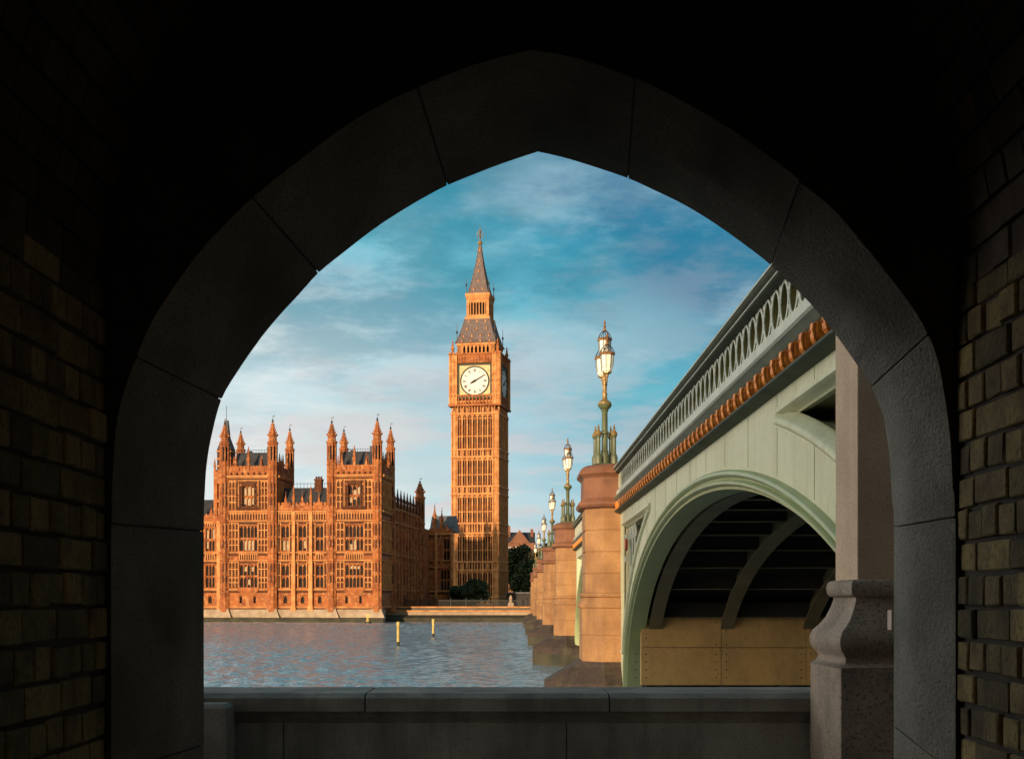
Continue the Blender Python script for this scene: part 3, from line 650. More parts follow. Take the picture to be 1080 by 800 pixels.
# ------------------------------------------------------------------ the gothic riverside palace
PA = -6.0
pal = empty('gothic_palace', (-24.5, 240.0, 0), radians(PA)); tag(pal, 'sunlit honey stone gothic palace with pinnacled twin pavilions on the far bank', 'palace')
FR = lambda u, q, z: (u, q, z)                        # front: u along, q depth
def SIDE(u0): return lambda u, q, z: (u0-q, u, z)     # right-hand side wall: u runs back into the depth
def facade(tf, u0, u1, z0, z1, opens, mt=None, dep=.55, q0=0.0, name='wall'):
    xs = sorted(set([u0, u1]+[o[0] for o in opens]+[o[1] for o in opens])); zs = sorted(set([z0, z1]+[o[2] for o in opens]+[o[3] for o in opens]))
    mb = MB(tf)
    for a, c in zip(xs, xs[1:]):
        for e, f in zip(zs, zs[1:]):
            mx, mz = (a+c)/2, (e+f)/2
            if any(o[0] < mx < o[1] and o[2] < mz < o[3] for o in opens): continue
            mb.face((a,q0,e),(c,q0,e),(c,q0,f),(a,q0,f))
    for a, c, e, f in opens:
        q1 = q0+dep
        mb.face((a,q0,e),(a,q0,f),(a,q1,f),(a,q1,e)); mb.face((c,q0,e),(c,q0,f),(c,q1,f),(c,q1,e)); mb.face((a,q0,e),(c,q0,e),(c,q1,e),(a,q1,e)); mb.face((a,q0,f),(c,q0,f),(c,q1,f),(a,q1,f))
    return mb.build(name, mt or STONE, pal)
def window(tf, a, c, e, f, lights, transoms=1, q0=0.0, parent=None, blinds=()):
    parent = parent or pal
    mb = MB(tf); w = (c-a)/lights; mw = .07 if w > .5 else .055
    for k in range(lights+1): mb.box(a+k*w-mw, a+k*w+mw, q0+.22, q0+.42, e, f)
    for k in range(1, transoms+1):
        z = e+(f-e)*k/(transoms+1); mb.box(a, c, q0+.2, q0+.40, z-.12, z+.12)
    mb.box(a-.12, c+.12, q0-.12, q0+.35, e-.22, e); mb.box(a-.12, c+.12, q0-.10, q0+.3, f, f+.2)
    for k in range(lights):                           # pointed heads over each light
        for zt in [f]+[e+(f-e)*j/(transoms+1)-.13 for j in range(1, transoms+1)]:
            u = a+k*w; h = min(.5, w*.8)
            mb.face((u+mw,q0+.2,zt),(u+w/2,q0+.2,zt),(u+mw,q0+.2,zt-h)); mb.face((u+w-mw,q0+.2,zt),(u+w/2,q0+.2,zt),(u+w-mw,q0+.2,zt-h))
    o = mb.build('window', STONE, parent)
    p = MB(tf); p.face((a,q0+.47,e),(c,q0+.47,e),(c,q0+.47,f),(a,q0+.47,f)); p.build('pane', GLASSD, o)
    if blinds:
        p = MB(tf)
        for k, lo, hi in blinds:
            p.box(a+k*w+mw+.03, a+(k+1)*w-mw-.03, q0+.43, q0+.45, e+(f-e)*lo, e+(f-e)*hi)
        p.build('blind', BLIND, o)
    return o
def mould(tf, u0, u1, q0, z, h, pro, name='string_course', mt=None, ret=True):
    mb = MB(tf); mb.box(u0, u1, q0-.05, q0+.02, z-h/2-.42, z-h/2); mb.build('shadow_band', STONE_D, pal); mb = MB(tf)  # dark band painted as the shadow under the string course
    pr = [(q0+.05,z-h/2),(q0-pro*.3,z-h/2),(q0-pro,z),(q0-pro,z+h*.3),(q0-pro*.4,z+h/2),(q0+.05,z+h/2)]
    mb.loft([[(u0,q,zz) for q,zz in pr],[(u1,q,zz) for q,zz in pr]])
    return mb
LV = dict(base=-1.6, bs=2.0, w1a=2.4, w1b=6.6, s1=7.3, s2=8.75, w2a=9.1, w2b=13.7, s3=14.5, co=16.2)
def tracery(src, u0, u1, z0, z1, q0=0.0, step=.55, pro=.10):
    # dark panel, recess shade put into its colour, under a grid of pointed stone ribs
    p = MB(src.tf); p.box(u0-.04, u1+.04, q0-.03, q0+.02, z0-.02, z1); o = p.build('recess_shade_panel', STONE_D, pal)
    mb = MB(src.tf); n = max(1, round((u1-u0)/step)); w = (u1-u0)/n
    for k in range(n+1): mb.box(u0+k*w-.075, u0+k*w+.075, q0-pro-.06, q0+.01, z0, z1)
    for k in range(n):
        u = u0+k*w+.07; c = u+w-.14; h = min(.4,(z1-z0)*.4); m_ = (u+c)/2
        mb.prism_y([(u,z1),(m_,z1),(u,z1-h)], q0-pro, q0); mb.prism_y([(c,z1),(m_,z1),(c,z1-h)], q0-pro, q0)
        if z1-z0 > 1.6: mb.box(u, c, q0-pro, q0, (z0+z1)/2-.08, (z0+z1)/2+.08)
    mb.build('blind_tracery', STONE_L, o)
def turret(u, v, ztop, zfin, r=.82, z0=-1.8, parts=True, parent=None, tf=None, slit_from=24.8):
    parent = parent or pal; mb = MB(tf); n = 8; ph = pi/8
    prof = [(r*1.45,z0-.3),(r*1.4,z0+.4),(r*1.12,z0+1.2)]
    for z in (LV['bs'],LV['s1'],LV['s2'],LV['s3'],LV['co'],22.6,24.7):
        if z0+1.5 < z < ztop-.6: prof += [(r,z-.25),(r*1.22,z-.05),(r*1.22,z+.12),(r,z+.3)]
    prof += [(r,ztop-.5),(r*1.28,ztop-.2),(r*1.28,ztop+.1),(r*.92,ztop+.25)]
    mb.lathe(prof, u, v, n, ph)
    for k in range(8):                                # angle shafts that run up the corners
        a = ph+2*pi*k/8; mb.box(u+r*1.0*cos(a)-.09, u+r*cos(a)+.09, v+r*sin(a)-.09, v+r*sin(a)+.09, z0+1.2, ztop-.4)
    t = mb.build('turret', STONE, parent)
    H = zfin-ztop; mb = MB(tf); s = r/.82
    mb.lathe([(.78*s,ztop+.2),(.74*s,ztop+H*.22),(.92*s,ztop+H*.27),(.86*s,ztop+H*.32),(.62*s,ztop+H*.36),(.42*s,ztop+H*.5),(.26*s,ztop+H*.64),(.16*s,ztop+H*.74),(.20*s,ztop+H*.77),(.07*s,ztop+H*.80)], u, v, 8, ph)
    for k in range(8):
        a = ph+2*pi*k/8
        for j in range(5):
            fz = .28+.10*j; rr = [.92,.66,.48,.34,.24][j]*s; z = ztop+H*fz; mb.box(u+rr*cos(a)-.09*s, u+rr*cos(a)+.09*s, v+rr*sin(a)-.09*s, v+rr*sin(a)+.09*s, z, z+.3*s)
    mb.build('spire', STONE, t)
    mb = MB(tf); mb.lathe([(.06,ztop+H*.79),(.22*s,ztop+H*.83),(.24*s,ztop+H*.86),(.08,ztop+H*.90),(.12*s,ztop+H*.92),(.035,ztop+H*.94),(.03,ztop+H*1.04)], u, v, 6); mb.box(u, u+.42*s, v-.02, v+.02, ztop+H*1.03, ztop+H*1.07); mb.build('finial', IRON, t)
    mb = MB(tf)
    for za_, zb_ in ((3.2,4.4),(5.2,6.6),(9.6,10.8),(11.8,13.6),(17.2,18.6),(19.4,21.2)):
        if za_ > z0+3 and zb_ < ztop-1.5:
            for k in range(8):
                a = 2*pi*k/8; rr = r*.94; x_, y_ = u+rr*cos(a), v+rr*sin(a); tx, ty = -sin(a)*.17, cos(a)*.17
                mb.face((x_-tx,y_-ty,za_),(x_+tx,y_+ty,za_),(x_+tx,y_+ty,zb_),(x_,y_,zb_+.35),(x_-tx,y_-ty,zb_))
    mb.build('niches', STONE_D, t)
    if ztop > slit_from:                              # slit recesses of the open top stage
        mb = MB(tf)
        for k in range(8):
            a = 2*pi*k/8; rr = r*.935
            cx2, cy2 = u+rr*cos(a), v+rr*sin(a); tx, ty = -sin(a), cos(a)
            for za_, zb_ in ((ztop-3.3, ztop-.75),):
                mb.face((cx2-tx*.15,cy2-ty*.15,za_),(cx2+tx*.15,cy2+ty*.15,za_),(cx2+tx*.15,cy2+ty*.15,zb_),(cx2-tx*.15,cy2-ty*.15,zb_))
        mb.build('slit', BLACK, t)
    return t
def pinnacle(u, v, z0, z1, r=.28, parent=None, tf=None, mt=None, name='pinnacle'):
    mb = MB(tf); H = z1-z0
    mb.lathe([(r,z0),(r,z0+H*.45),(r*1.35,z0+H*.48),(r*1.3,z0+H*.53),(r*.8,z0+H*.58),(r*.35,z0+H*.85),(r*.5,z0+H*.88),(.03,z0+H)], u, v, 4, pi/4)
    for j in range(3):
        for k in range(4): a = pi/4+k*pi/2; rr = r*(.95-.22*j); z = z0+H*(.56+.1*j); mb.box(u+rr*cos(a)-.07, u+rr*cos(a)+.07, v+rr*sin(a)-.07, v+rr*sin(a)+.07, z, z+.16)
    return mb.build(name, mt or STONE, parent or pal)
def battlement(tf, u0, u1, q0, z, h, gables=0, parent=None):
    mb = MB(tf); mb.box(u0, u1, q0, q0+.35, z, z+h*.5); step = .62; n = max(2, int((u1-u0)/step)); w = (u1-u0)/n
    for k in range(n):
        u = u0+k*w; mb.box(u+.07, u+w-.17, q0-.03, q0+.32, z+h*.5, z+h*.80); mb.prism_y([(u+.05,z+h*.8),(u+w-.15,z+h*.8),(u+w/2-.05,z+h*1.0)], q0-.05, q0+.3)
    for k in range(gables):
        u = u0+(k+.5)*(u1-u0)/gables
        mb.prism_y([(u-.75,z+h*.4),(u+.75,z+h*.4),(u+.6,z+h*.75),(u+.22,z+h*1.0),(u+.16,z+h*1.45),(u,z+h*1.6),(u-.16,z+h*1.45),(u-.22,z+h*1.0),(u-.6,z+h*.75)], q0-.15, q0+.25)
        mb.lathe([(.09,z+h*1.5),(.16,z+h*1.62),(.06,z+h*1.75),(.02,z+h*2.3)], u, q0+.05, 5)
    return mb.build('parapet', STONE, parent or pal)

def pavilion(u0, u1, blinds1, blinds2):
    um = (u0+u1)/2; q = 0.0; D = 9.8
    ww = 1.65
    ops = [(um-ww,um+ww,LV['w1a'],LV['w1b']), (um-ww,um+ww,LV['w2a'],LV['w2b']), (um-1.7,um-1.2,-.5,.95), (um+.9,um+1.4,-.5,.95)]
    nic = (um-1.15, um+1.15, 17.2, 21.0)
    facade(FR, u0+.3, u1-.3, -1.9, 24.6, ops+[nic])
    sw = MB(); sw.face((u1,.3,-1.9),(u1,D,-1.9),(u1,D,24.6),(u1,.3,24.6)); sw.face((u0,.3,-1.9),(u0,D,-1.9),(u0,D,24.6),(u0,.3,24.6)); sw.face((u0,D,10),(u1,D,10),(u1,D,24.6),(u0,D,24.6)); sw.build('side_wall', STONE, pal)
    window(FR, *ops[0], 5, 1, blinds=blinds1); window(FR, *ops[1], 5, 1, blinds=blinds2)
    for o in ops[2:]: window(FR, *o, 1, 0)
    # heraldic niche of the third storey
    w = window(FR, *nic, 3, 1, blinds=((0,.1,.9),(1,.05,.97),(2,.1,.9)) if blinds1[0][0] == 2 else ((1,.3,.75),(0,.15,.4),(2,.55,.9)))
    mb = MB()
    for s in (-1, 1):
        for k in range(4): mb.lathe([(.22,17+k*1.0),(.34,17.2+k*1.0),(.26,17.5+k*1.0),(.12,17.9+k*1.0)], um+s*1.55, -.1, 6)
        mb.box(um+s*2.1-.12, um+s*2.1+.12, -.3, .02, 16.6, 21.9); mb.box(um+s*1.2-.1, um+s*1.2+.1, -.3, .05, 16.8, 21.5)
    for k in range(14):
        u = um-2+k*4/13; mb.lathe([(.1,16.55),(.24,16.75),(.2,17.0),(.05,17.25)], u, -.15, 6)
    mb.prism_y([(um-1.4,21.0),(um+1.4,21.0),(um+.7,21.6),(um,21.9),(um-.7,21.6)], -.25, .0)
    mb.build('carved_niche', STONE_D, w)
    # oriel corbel beneath the lower window
    mb = MB(); mb.loft([[(um-2.0,-.38,2.2),(um+2.0,-.38,2.2),(um+2.0,.0,2.2),(um-2.0,.0,2.2)],[(um-2.0,-.38,1.9),(um+2.0,-.38,1.9),(um+2.0,0,1.9),(um-2.0,0,1.9)],[(um-1.0,-.06,.95),(um+1.0,-.06,.95),(um+1.0,0,.95),(um-1.0,0,.95)]]); mb.build('corbel', STONE, pal)
    # strings and cornices
    mb = MB()
    for z, h, pr in ((-1.2,.4,.28),(LV['bs'],.35,.30),(LV['s1'],.3,.26),(LV['s2'],.3,.26),(LV['s3'],.35,.34),(LV['co'],.45,.42),(22.6,.6,.55),(21.9,.25,.2)):
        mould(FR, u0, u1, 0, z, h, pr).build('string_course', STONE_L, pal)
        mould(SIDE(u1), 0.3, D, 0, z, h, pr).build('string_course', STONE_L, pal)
    mb.build('string_course', STONE_L, pal)
    # blind tracery
    mb = MB()
    for a, c in ((u0+1.0, um-ww-.2), (um+ww+.2, u1-1.0)):
        for z0, z1 in ((2.3,4.3),(4.4,7.1),(9.0,11.3),(11.5,14.2),(16.7,19.2),(19.3,21.8)): tracery(mb, a, c, z0, z1, step=.62, pro=.16)
    tracery(mb, um-ww, um+ww, 7.5, 8.6, step=.42, pro=.14); tracery(mb, u0+.9, u1-.9, 14.75, 16.0, step=.5, pro=.14)
    for k in range(9): mb.lathe([(.05,22.95),(.2,23.1),(.16,23.3),(.05,23.4)], u0+1+k*(u1-u0-2)/8, -.25, 6)
    mb.build('blind_tracery', STONE_D, pal)
    mb = MB(SIDE(u1))
    for z0, z1 in ((2.3,7.1),(9.0,14.2),(16.7,21.8)): tracery(mb, 1.2, D-1.2, z0, z1, step=.9, pro=.16)
    mb.build('blind_tracery', STONE_D, pal)
    mb = MB()
    for k in range(8):
        for (za_, zb_) in ((3.0,4.0),(5.0,6.4),(9.6,10.9),(12.0,13.6)):
            for s in (-1, 1):
                u = um+s*(ww+.75); mb.box(u-.17, u+.17, -.02, .0, za_, zb_) if k == 0 else None
    mb.build('statue_niche', BLACK, pal)
    battlement(FR, u0+.5, u1-.5, -.1, 22.95, 1.7, 2); battlement(SIDE(u1), .8, D-.6, -.1, 22.95, 1.7, 2)
    pinnacle(um, .0, 23.0, 28.2, .34)
    for du, dv, zz in ((-2.4,.4,26.4),(2.4,.4,26.4),(-3.2,3.2,27.6),(3.2,3.2,27.6),(-1.2,9.4,28.0),(1.6,9.4,27.6),(-3.0,9.4,27.0)): pinnacle(um+du, dv, 23, zz, .26)
    for dv in (2.6,4.9,7.2): pinnacle(u1-.2, dv, 23, 27.2, .28); pinnacle(u0+.2, dv, 23, 27.2, .28)
    for (u, v, zt, zf) in ((u0+.75,.1,28.8,33.0),(u1-.75,.1,28.8,33.4),(u0+.75,D-.3,28.6,32.6),(u1-.2,D-.3,28.6,33.0)): turret(u, v, zt, zf, .80 if v < 1 else .72)
    mb = MB(); mb.loft([[(u0+1.3,1.5,23.5),(u1-1.3,1.5,23.5),(u1-1.3,D-1,23.5),(u0+1.3,D-1,23.5)],[(u0+2.2,3.6,27.4),(u1-2.2,3.6,27.4),(u1-2.2,D-3,27.4),(u0+2.2,D-3,27.4)]]); rf = mb.build('roof', SLATE, pal)
    mb = MB(); mb.box(u1-2.9, u1-2.2, 3.6, 4.6, 25, 28.4); mb.box(um-1.9, um-1.1, 5, 6, 25, 27.9); mb.build('chimney', SLATE, rf)
    mb = MB()
    for k in range(12): u = u0+2.3+k*(u1-u0-4.6)/11; mb.tube([(u,3.7,27.3),(u,3.7,28.0)], .03, 4)
    mb.tube([(u0+2.2,3.7,27.9),(u1-2.2,3.7,27.9)], .03, 4); mb.build('roof_cresting', IRON, rf)
UA0, UA1, UB0 = -29.9, -19.4, -9.9
pavilion(UA0, UA1, ((2,.12,.35),(1,.7,.9),(3,.7,.9)), ((1,.02,.42),(2,.02,.42),(3,.02,.42)))
pavilion(UB0, 0.0, ((1,.8,.92),(2,.8,.92),(3,.8,.92)), ((2,.02,.42),(1,.02,.25)))
# centre range of three bays
cs = [(UA1+UB0)/2+k*3.2 for k in (-1, 0, 1)]
ops = []
for c in cs: ops += [(c-.68,c+.68,LV['w1a'],LV['w1b']), (c-.68,c+.68,LV['w2a'],LV['w2b']), (c-.35,c+.35,-.5,.95)]
facade(FR, UA1-.3, UB0+.3, -1.9, 17.4, ops, q0=.35)
for i, o in enumerate(ops): window(FR, *o, 2 if i % 3 != 2 else 1, 1 if i % 3 != 2 else 0, q0=.35, blinds=((0,.02,.42),(1,.02,.42)) if i == 1 else ((1,.1,.4),) if i == 4 else ())
mb = MB(FR)
for z, h, pr in ((-1.2,.4,.28),(LV['bs'],.35,.28),(LV['s1'],.3,.24),(LV['s2'],.3,.24),(LV['s3'],.35,.3),(LV['co'],.45,.4)):
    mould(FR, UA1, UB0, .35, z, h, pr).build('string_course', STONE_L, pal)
mb.build('string_course', STONE_L, pal)
mb = MB(FR)
for c in cs:
    for s in (-1, 1):
        for z0, z1 in ((2.3,7.0),(9.0,14.2)): tracery(mb, c+s*1.1-.28, c+s*1.1+.28, z0, z1, .35, .5, .14)
    tracery(mb, c-.68, c+.68, 7.5, 8.6, .35, .45, .12); tracery(mb, c-1.2, c+1.2, 14.75, 16.0, .35, .5, .14)
mb.build('blind_tracery', STONE_D, pal)
for k in range(4):
    u = (UA1+UB0)/2+(k-1.5)*3.2; mb = MB(FR)
    if k in (1, 2):
        mb.box(u-.36, u+.36, -.25, .4, -1.9, 7.2); mb.box(u-.28, u+.28, -.12, .4, 7.2, 16.2); mb.loft([[(u-.55,-.5,-1.9),(u+.55,-.5,-1.9),(u+.55,.4,-1.9),(u-.55,.4,-1.9)],[(u-.36,-.25,-.6),(u+.36,-.25,-.6),(u+.36,.4,-.6),(u-.36,.4,-.6)]])
        mb.build('buttress', STONE_L, pal); pinnacle(u, .15, 16.2, 21.0, .3)
    mb = MB(FR); mb.box(u-.06, u+.06, .0, .36, 2.2, 16.2); mb.build('drainpipe', BLACK, pal) if k in (0, 3) else None
battlement(FR, UA1+.1, UB0-.1, .2, 16.5, 1.5, 3)
mb = MB(FR); mb.prism_x([(1.2,16),(4.8,20.9),(5.2,20.9),(9,16)], UA1+.05, UB0-.05); rf = mb.build('roof', SLATE, pal)
mb = MB(FR)
for k in range(14): u = UA1+.5+k*(UB0-UA1-1)/13; mb.tube([(u,5,20.8),(u,5,21.9)], .03, 4)
mb.tube([(UA1+.2,5,21.7),(UB0-.2,5,21.7)], .03, 4); mb.build('roof_cresting', IRON, rf)
mb = MB(FR); mb.box(-13.4, -12.1, 4.2, 5.4, 18, 22.2); mb.box(-13.5, -12.0, 4.1, 5.5, 22.2, 22.5)
for k in range(3): mb.lathe([(.2,22.5),(.18,23.0)], -13.2+k*.45, 4.8, 6)
mb.build('chimney', STONE_D, rf)
# plinth on the river, with splayed feet
mb = MB(FR); mb.prism_x([(-.55,-4.6),(-.55,-2.3),(-.25,-1.6),(2,-1.6),(2,-4.6)], -95, .35)
mb.build('plinth', PLINTH, pal)
mb = MB(FR); mb.box(-95, .5, -.75, -.5, -6.5, -3.05); mb.build('tide_stain', ALGAE, pal)
for u in (UA0+.75, UA1-.75, UB0+.75, -.75):
    mb = MB(FR); mb.loft([[(u-1.6,-1.3,-3.1),(u+1.6,-1.3,-3.1),(u+1.6,.2,-3.1),(u-1.6,.2,-3.1)],[(u-.9,-.75,-1.5),(u+.9,-.75,-1.5),(u+.9,.2,-1.5),(u-.9,.2,-1.5)]]); mb.build('footing', PLINTH, pal)
# left wing running on behind the jamb
ops = []
for k in range(16):
    c = UA0-2.3-k*3.7; ops += [(c-.85,c+.85,LV['w1a'],LV['w1b']), (c-.85,c+.85,LV['w2a'],LV['w2b']-.3), (c-.35,c+.35,-.5,.95)]
facade(FR, -92, UA0+.4, -1.9, 15.6, ops, q0=.9)
for i, o in enumerate(ops): window(FR, *o, 3 if i % 3 != 2 else 1, 1 if i % 3 != 2 else 0, q0=.9, blinds=((0,.1,.9),(2,.5,.95)) if i == 1 else ())
mb = MB(FR)
for z, h, pr in ((-1.2,.4,.28),(LV['bs'],.35,.28),(LV['s1'],.3,.24),(LV['s2'],.3,.24),(14.4,.4,.36)):
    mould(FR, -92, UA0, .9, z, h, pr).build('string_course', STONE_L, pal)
mb.build('string_course', STONE_L, pal)
mb = MB(FR)
for k in range(16): c = UA0-2.3-k*3.7; tracery(mb, c-.85, c+.85, 7.5, 8.6, .9, .45, .12); tracery(mb, c-1.3, c+1.3, 13.6, 14.2, .9, .45, .12)
mb.build('blind_tracery', STONE_D, pal)
for k in range(17):
    u = UA0-.45-k*3.7; mb = MB(FR); mb.box(u-.4, u+.4, .3, 1.0, -1.9, 14.6); mb.build('buttress', STONE_L, pal); pinnacle(u, .7, 14.6, 18.6, .28)
battlement(FR, -92, UA0-.1, .8, 14.7, 1.3, 16)
mb = MB(FR); mb.prism_x([(1.6,14.5),(5.6,18.9),(9.6,14.5)], -92, UA0); mb.build('roof', SLATE, pal)
# slim stair block left of the first pavilion and the taller dark-capped shaft behind
facade(FR, UA0-1.5, UA0+.2, 14, 23.2, [(UA0-.85,UA0-.35,15.6,18.0),(UA0-.85,UA0-.35,18.6,21.4)], q0=.5); mb = MB(FR); mb.face((UA0-1.5,.5,14),(UA0-1.5,4,14),(UA0-1.5,4,23.2),(UA0-1.5,.5,23.2)); mb.box(UA0-1.4,UA0,1.0,1.05,14,23); mb.build('side_wall', STONE, pal)
battlement(FR, UA0-1.5, UA0, .4, 23.2, 1.0); pinnacle(UA0-1.35, .7, 23, 26.2, .2)
mb = MB(FR); mb.box(UA0-8.8, UA0-6.0, 24, 27, 14, 30.6); o = mb.build('shaft', STONE_D, pal)
mb = MB(FR)
for k in range(5): mb.box(UA0-8.95, UA0-5.85, 23.85, 27.1, 24+k*1.5, 24.2+k*1.5)
mb.build('string_course', STONE_L, o)
mb = MB(FR); mb.loft([[(UA0-8.80,24,30.6),(UA0-6.00,24,30.6),(UA0-6.00,27,30.6),(UA0-8.80,27,30.6)],[(UA0-8.00,24.9,33),(UA0-6.70,24.9,33),(UA0-6.70,26.2,33),(UA0-8.00,26.2,33)],[(UA0-7.70,25.2,36.5),(UA0-7.00,25.2,36.5),(UA0-7.00,25.9,36.5),(UA0-7.70,25.9,36.5)]]); mb.tube([(UA0-7.35,25.5,36),(UA0-7.35,25.5,39.5)], .05, 4); mb.build('roof', SLATE, pal)
# the long north side, in shade
SD = SIDE(-.45); nb = 9; v0, v1 = 9.8, 40.0
ops = []
for k in range(nb):
    c = v0+(k+.5)*(v1-v0)/nb; ops += [(c-.85,c+.85,2.4,6.7), (c-.85,c+.85,9.0,14.2)]
facade(SD, v0, v1, -1.9, 18.2, ops, q0=.0)
for o in ops: window(SD, *o, 3, 1)
mb = MB(SD)
for z, h, pr in ((LV['bs'],.4,.32),(LV['s1'],.3,.26),(LV['s2'],.3,.26),(15.0,.4,.36),(17.6,.5,.4)):
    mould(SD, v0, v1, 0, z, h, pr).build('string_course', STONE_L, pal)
mb.build('string_course', STONE_L, pal)
for k in range(nb+1):
    u = v0+k*(v1-v0)/nb; mb = MB(SD); mb.box(u-.38, u+.38, -.55, .1, -1.9, 8); mb.box(u-.32, u+.32, -.42, .1, 8, 17.6); mb.build('buttress', STONE, pal); pinnacle(u, -.2, 17.6, 21.6, .3, tf=SD, mt=STONE_D)
battlement(SD, v0, v1, -.05, 17.8, 1.1, 9)
mb = MB(SD); mb.prism_x([(1.0,17.5),(5,21),(9,17.5)], v0, v1); mb.build('roof', SLATE, pal)
turret(-.3, 41.2, 21.8, 25.6, .95, slit_from=20)
# linking range that faces the river beyond, half in shade
facade(FR, -.5, 4.9, -1.9, 15.6, [(2.2,4.2,2.4,6.9),(2.2,4.2,9.0,13.6)], q0=53)
for o in ((2.2,4.2,2.4,6.9),(2.2,4.2,9.0,13.6)): window(FR, *o, 3, 1, q0=53)
facade(SIDE(-.4), 40, 53, -1.9, 15.6, [])
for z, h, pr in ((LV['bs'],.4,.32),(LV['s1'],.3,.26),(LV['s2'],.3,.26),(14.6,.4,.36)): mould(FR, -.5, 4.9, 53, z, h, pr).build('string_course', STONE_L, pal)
battlement(FR, -.4, 4.9, 52.9, 15.0, 1.0, 2)
for u, zz in ((.8,21.2),(2.4,20.2)): turret(u, 53.4, zz-3.4, zz, .42, z0=8, slit_from=99)
mb = MB(FR); mb.box(1.0, 1.5, 52.6, 53.1, -1.9, 15); mb.box(4.5, 4.95, 52.6, 53.1, -1.9, 15); mb.build('buttress', STONE_L, pal)
mb = MB(FR); mb.prism_x([(53.6,15.2),(57,18.9),(61,15.2)], -.4, 5.2); mb.build('roof', SLATE2, pal)

# ------------------------------------------------------------------ the clock tower
ct = empty('clock_tower', (-9.55, 346.0, -1.3), radians(-11)); tag(ct, 'tall sunlit gothic clock tower with white dial and iron spire', 'clock tower')
Q = 1.3                                                # local z = eye z + 1.3
def ZT(y): return (633-y)*(.2429+(max(0, 375-y)/115)*.0046)+Q
def rot(k):
    c, s = [(1,0),(0,1),(-1,0),(0,-1)][k]
    return lambda x, y, z: (x*c-y*s, x*s+y*c, z)
HW = 6.1
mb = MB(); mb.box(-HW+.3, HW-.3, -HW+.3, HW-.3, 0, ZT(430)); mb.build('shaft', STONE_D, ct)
bands = [(ZT(637),ZT(629)), (ZT(601),ZT(592)), (ZT(562),ZT(551.5)), (ZT(520.5),ZT(512.5)), (ZT(481.5),ZT(473.5)), (ZT(436),ZT(423))]
mb = MB(); rb = MB(); sl_ = MB(); bd = MB()
for k in range(4):
    for m_ in (mb, rb, sl_, bd): m_.tf = rot(k)
    for s in (-1, 1):                                  # corner buttresses with a recessed strip
        mb.box(s*5.55-.55, s*5.55+.55, -HW, -HW+.4, 0, ZT(433))
        for e in (-1, 1): mb.box(s*5.55+e*.47-.09, s*5.55+e*.47+.09, -HW-.16, -HW, 0, ZT(433))
    for i in range(8):
        x = -4.7+i*9.4/7
        rb.box(x-.16, x+.16, -HW-.10, -HW+.35, 0, ZT(430))
        if i < 7:
            xc2 = x+9.4/14
            rb.box(xc2-.05, xc2+.05, -HW+.12, -HW+.32, 0, ZT(432))
            for b0, b1 in zip(bands, bands[1:]):
                zt = b1[0]; h = .9
                rb.prism_y([(x+.16,zt),(xc2,zt),(x+.16,zt-h)], -HW+.02, -HW+.32); rb.prism_y([(x+9.4/7-.16,zt),(xc2,zt),(x+9.4/7-.16,zt-h)], -HW+.02, -HW+.32)
                nrow = max(1, int((b1[0]-b0[1])/3.1))
                for r in range(nrow):
                    z = b0[1]+(r+.5)*(b1[0]-b0[1])/nrow
                    if i in (1,2,3,4,5):
                        for s in (-1, 1): sl_.box(xc2+s*.3-.13, xc2+s*.3+.13, -HW+.27, -HW+.297, z-.55, z+.55)
                    rb.box(x+.16, x+9.4/7-.16, -HW+.1, -HW+.31, z+1.0, z+1.2)
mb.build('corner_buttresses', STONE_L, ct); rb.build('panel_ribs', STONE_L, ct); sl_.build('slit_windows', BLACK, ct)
for b0, b1 in bands:
    bd = MB(); pn = MB()
    for k in range(4):
        bd.tf = pn.tf = rot(k)
        bd.box(-HW-.12, HW+.12, -HW-.32, -HW+.3, b0-.18, b0+.22); bd.box(-HW-.12, HW+.12, -HW-.32, -HW+.3, b1-.22, b1+.18)
        pn.box(-HW+.9, HW-.9, -HW+.02, -HW+.3, b0+.2, b1-.2)
        for i in range(15): x = -5.2+i*10.4/14; bd.box(x-.1, x+.1, -HW-.16, -HW+.3, b0+.2, b1-.2)
    o = bd.build('string_course', STONE_L, ct); pn.build('carved_band', STONE_D, o)
# clock stage
z0, z1 = ZT(426), ZT(373.5); CW = 6.55
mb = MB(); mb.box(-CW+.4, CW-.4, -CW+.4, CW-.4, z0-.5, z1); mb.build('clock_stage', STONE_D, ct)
for k in range(4):
    mb = MB(rot(k)); ar = MB(rot(k))
    for s in (-1, 1):
        mb.box(s*5.55-1.0, s*5.55+1.0, -CW, -CW+.5, z0, z1)
        for e in (-1, 0, 1): mb.box(s*5.55+e*.85-.14, s*5.55+e*.85+.14, -CW-.2, -CW+.1, z0, z1+.6)
        for z in (z0+2.6, z0+5.2, z0+7.8, z0+10.2): mb.box(s*5.55-1.05, s*5.55+1.05, -CW-.12, -CW+.1, z-.2, z+.2)
    for i in range(10):
        x = -4.2+i*8.4/9; ar.box(x-.14, x+.14, -CW-.1, -CW+.45, z0, z0+2.0)
    ar.box(-CW-.15, CW+.15, -CW-.35, -CW+.4, z0-.5, z0); ar.box(-CW, CW, -CW-.15, -CW+.4, z0+2.0, z0+2.4)
    ar.box(-CW-.1, CW+.1, -CW-.3, -CW+.4, z1-.1, z1+.3)
    ar.box(-4.4, 4.4, -CW+.05, -CW+.42, z1-2.2, z1-.1)
    for i in range(12): x = -4.2+i*8.4/11; ar.box(x-.12, x+.12, -CW-.1, -CW+.1, z1-2.0, z1-.4)
    mb.build('clock_stage_piers', STONE_L, ct); ar.build('clock_stage_arcade', STONE, ct)
zc = ZT(401.7)
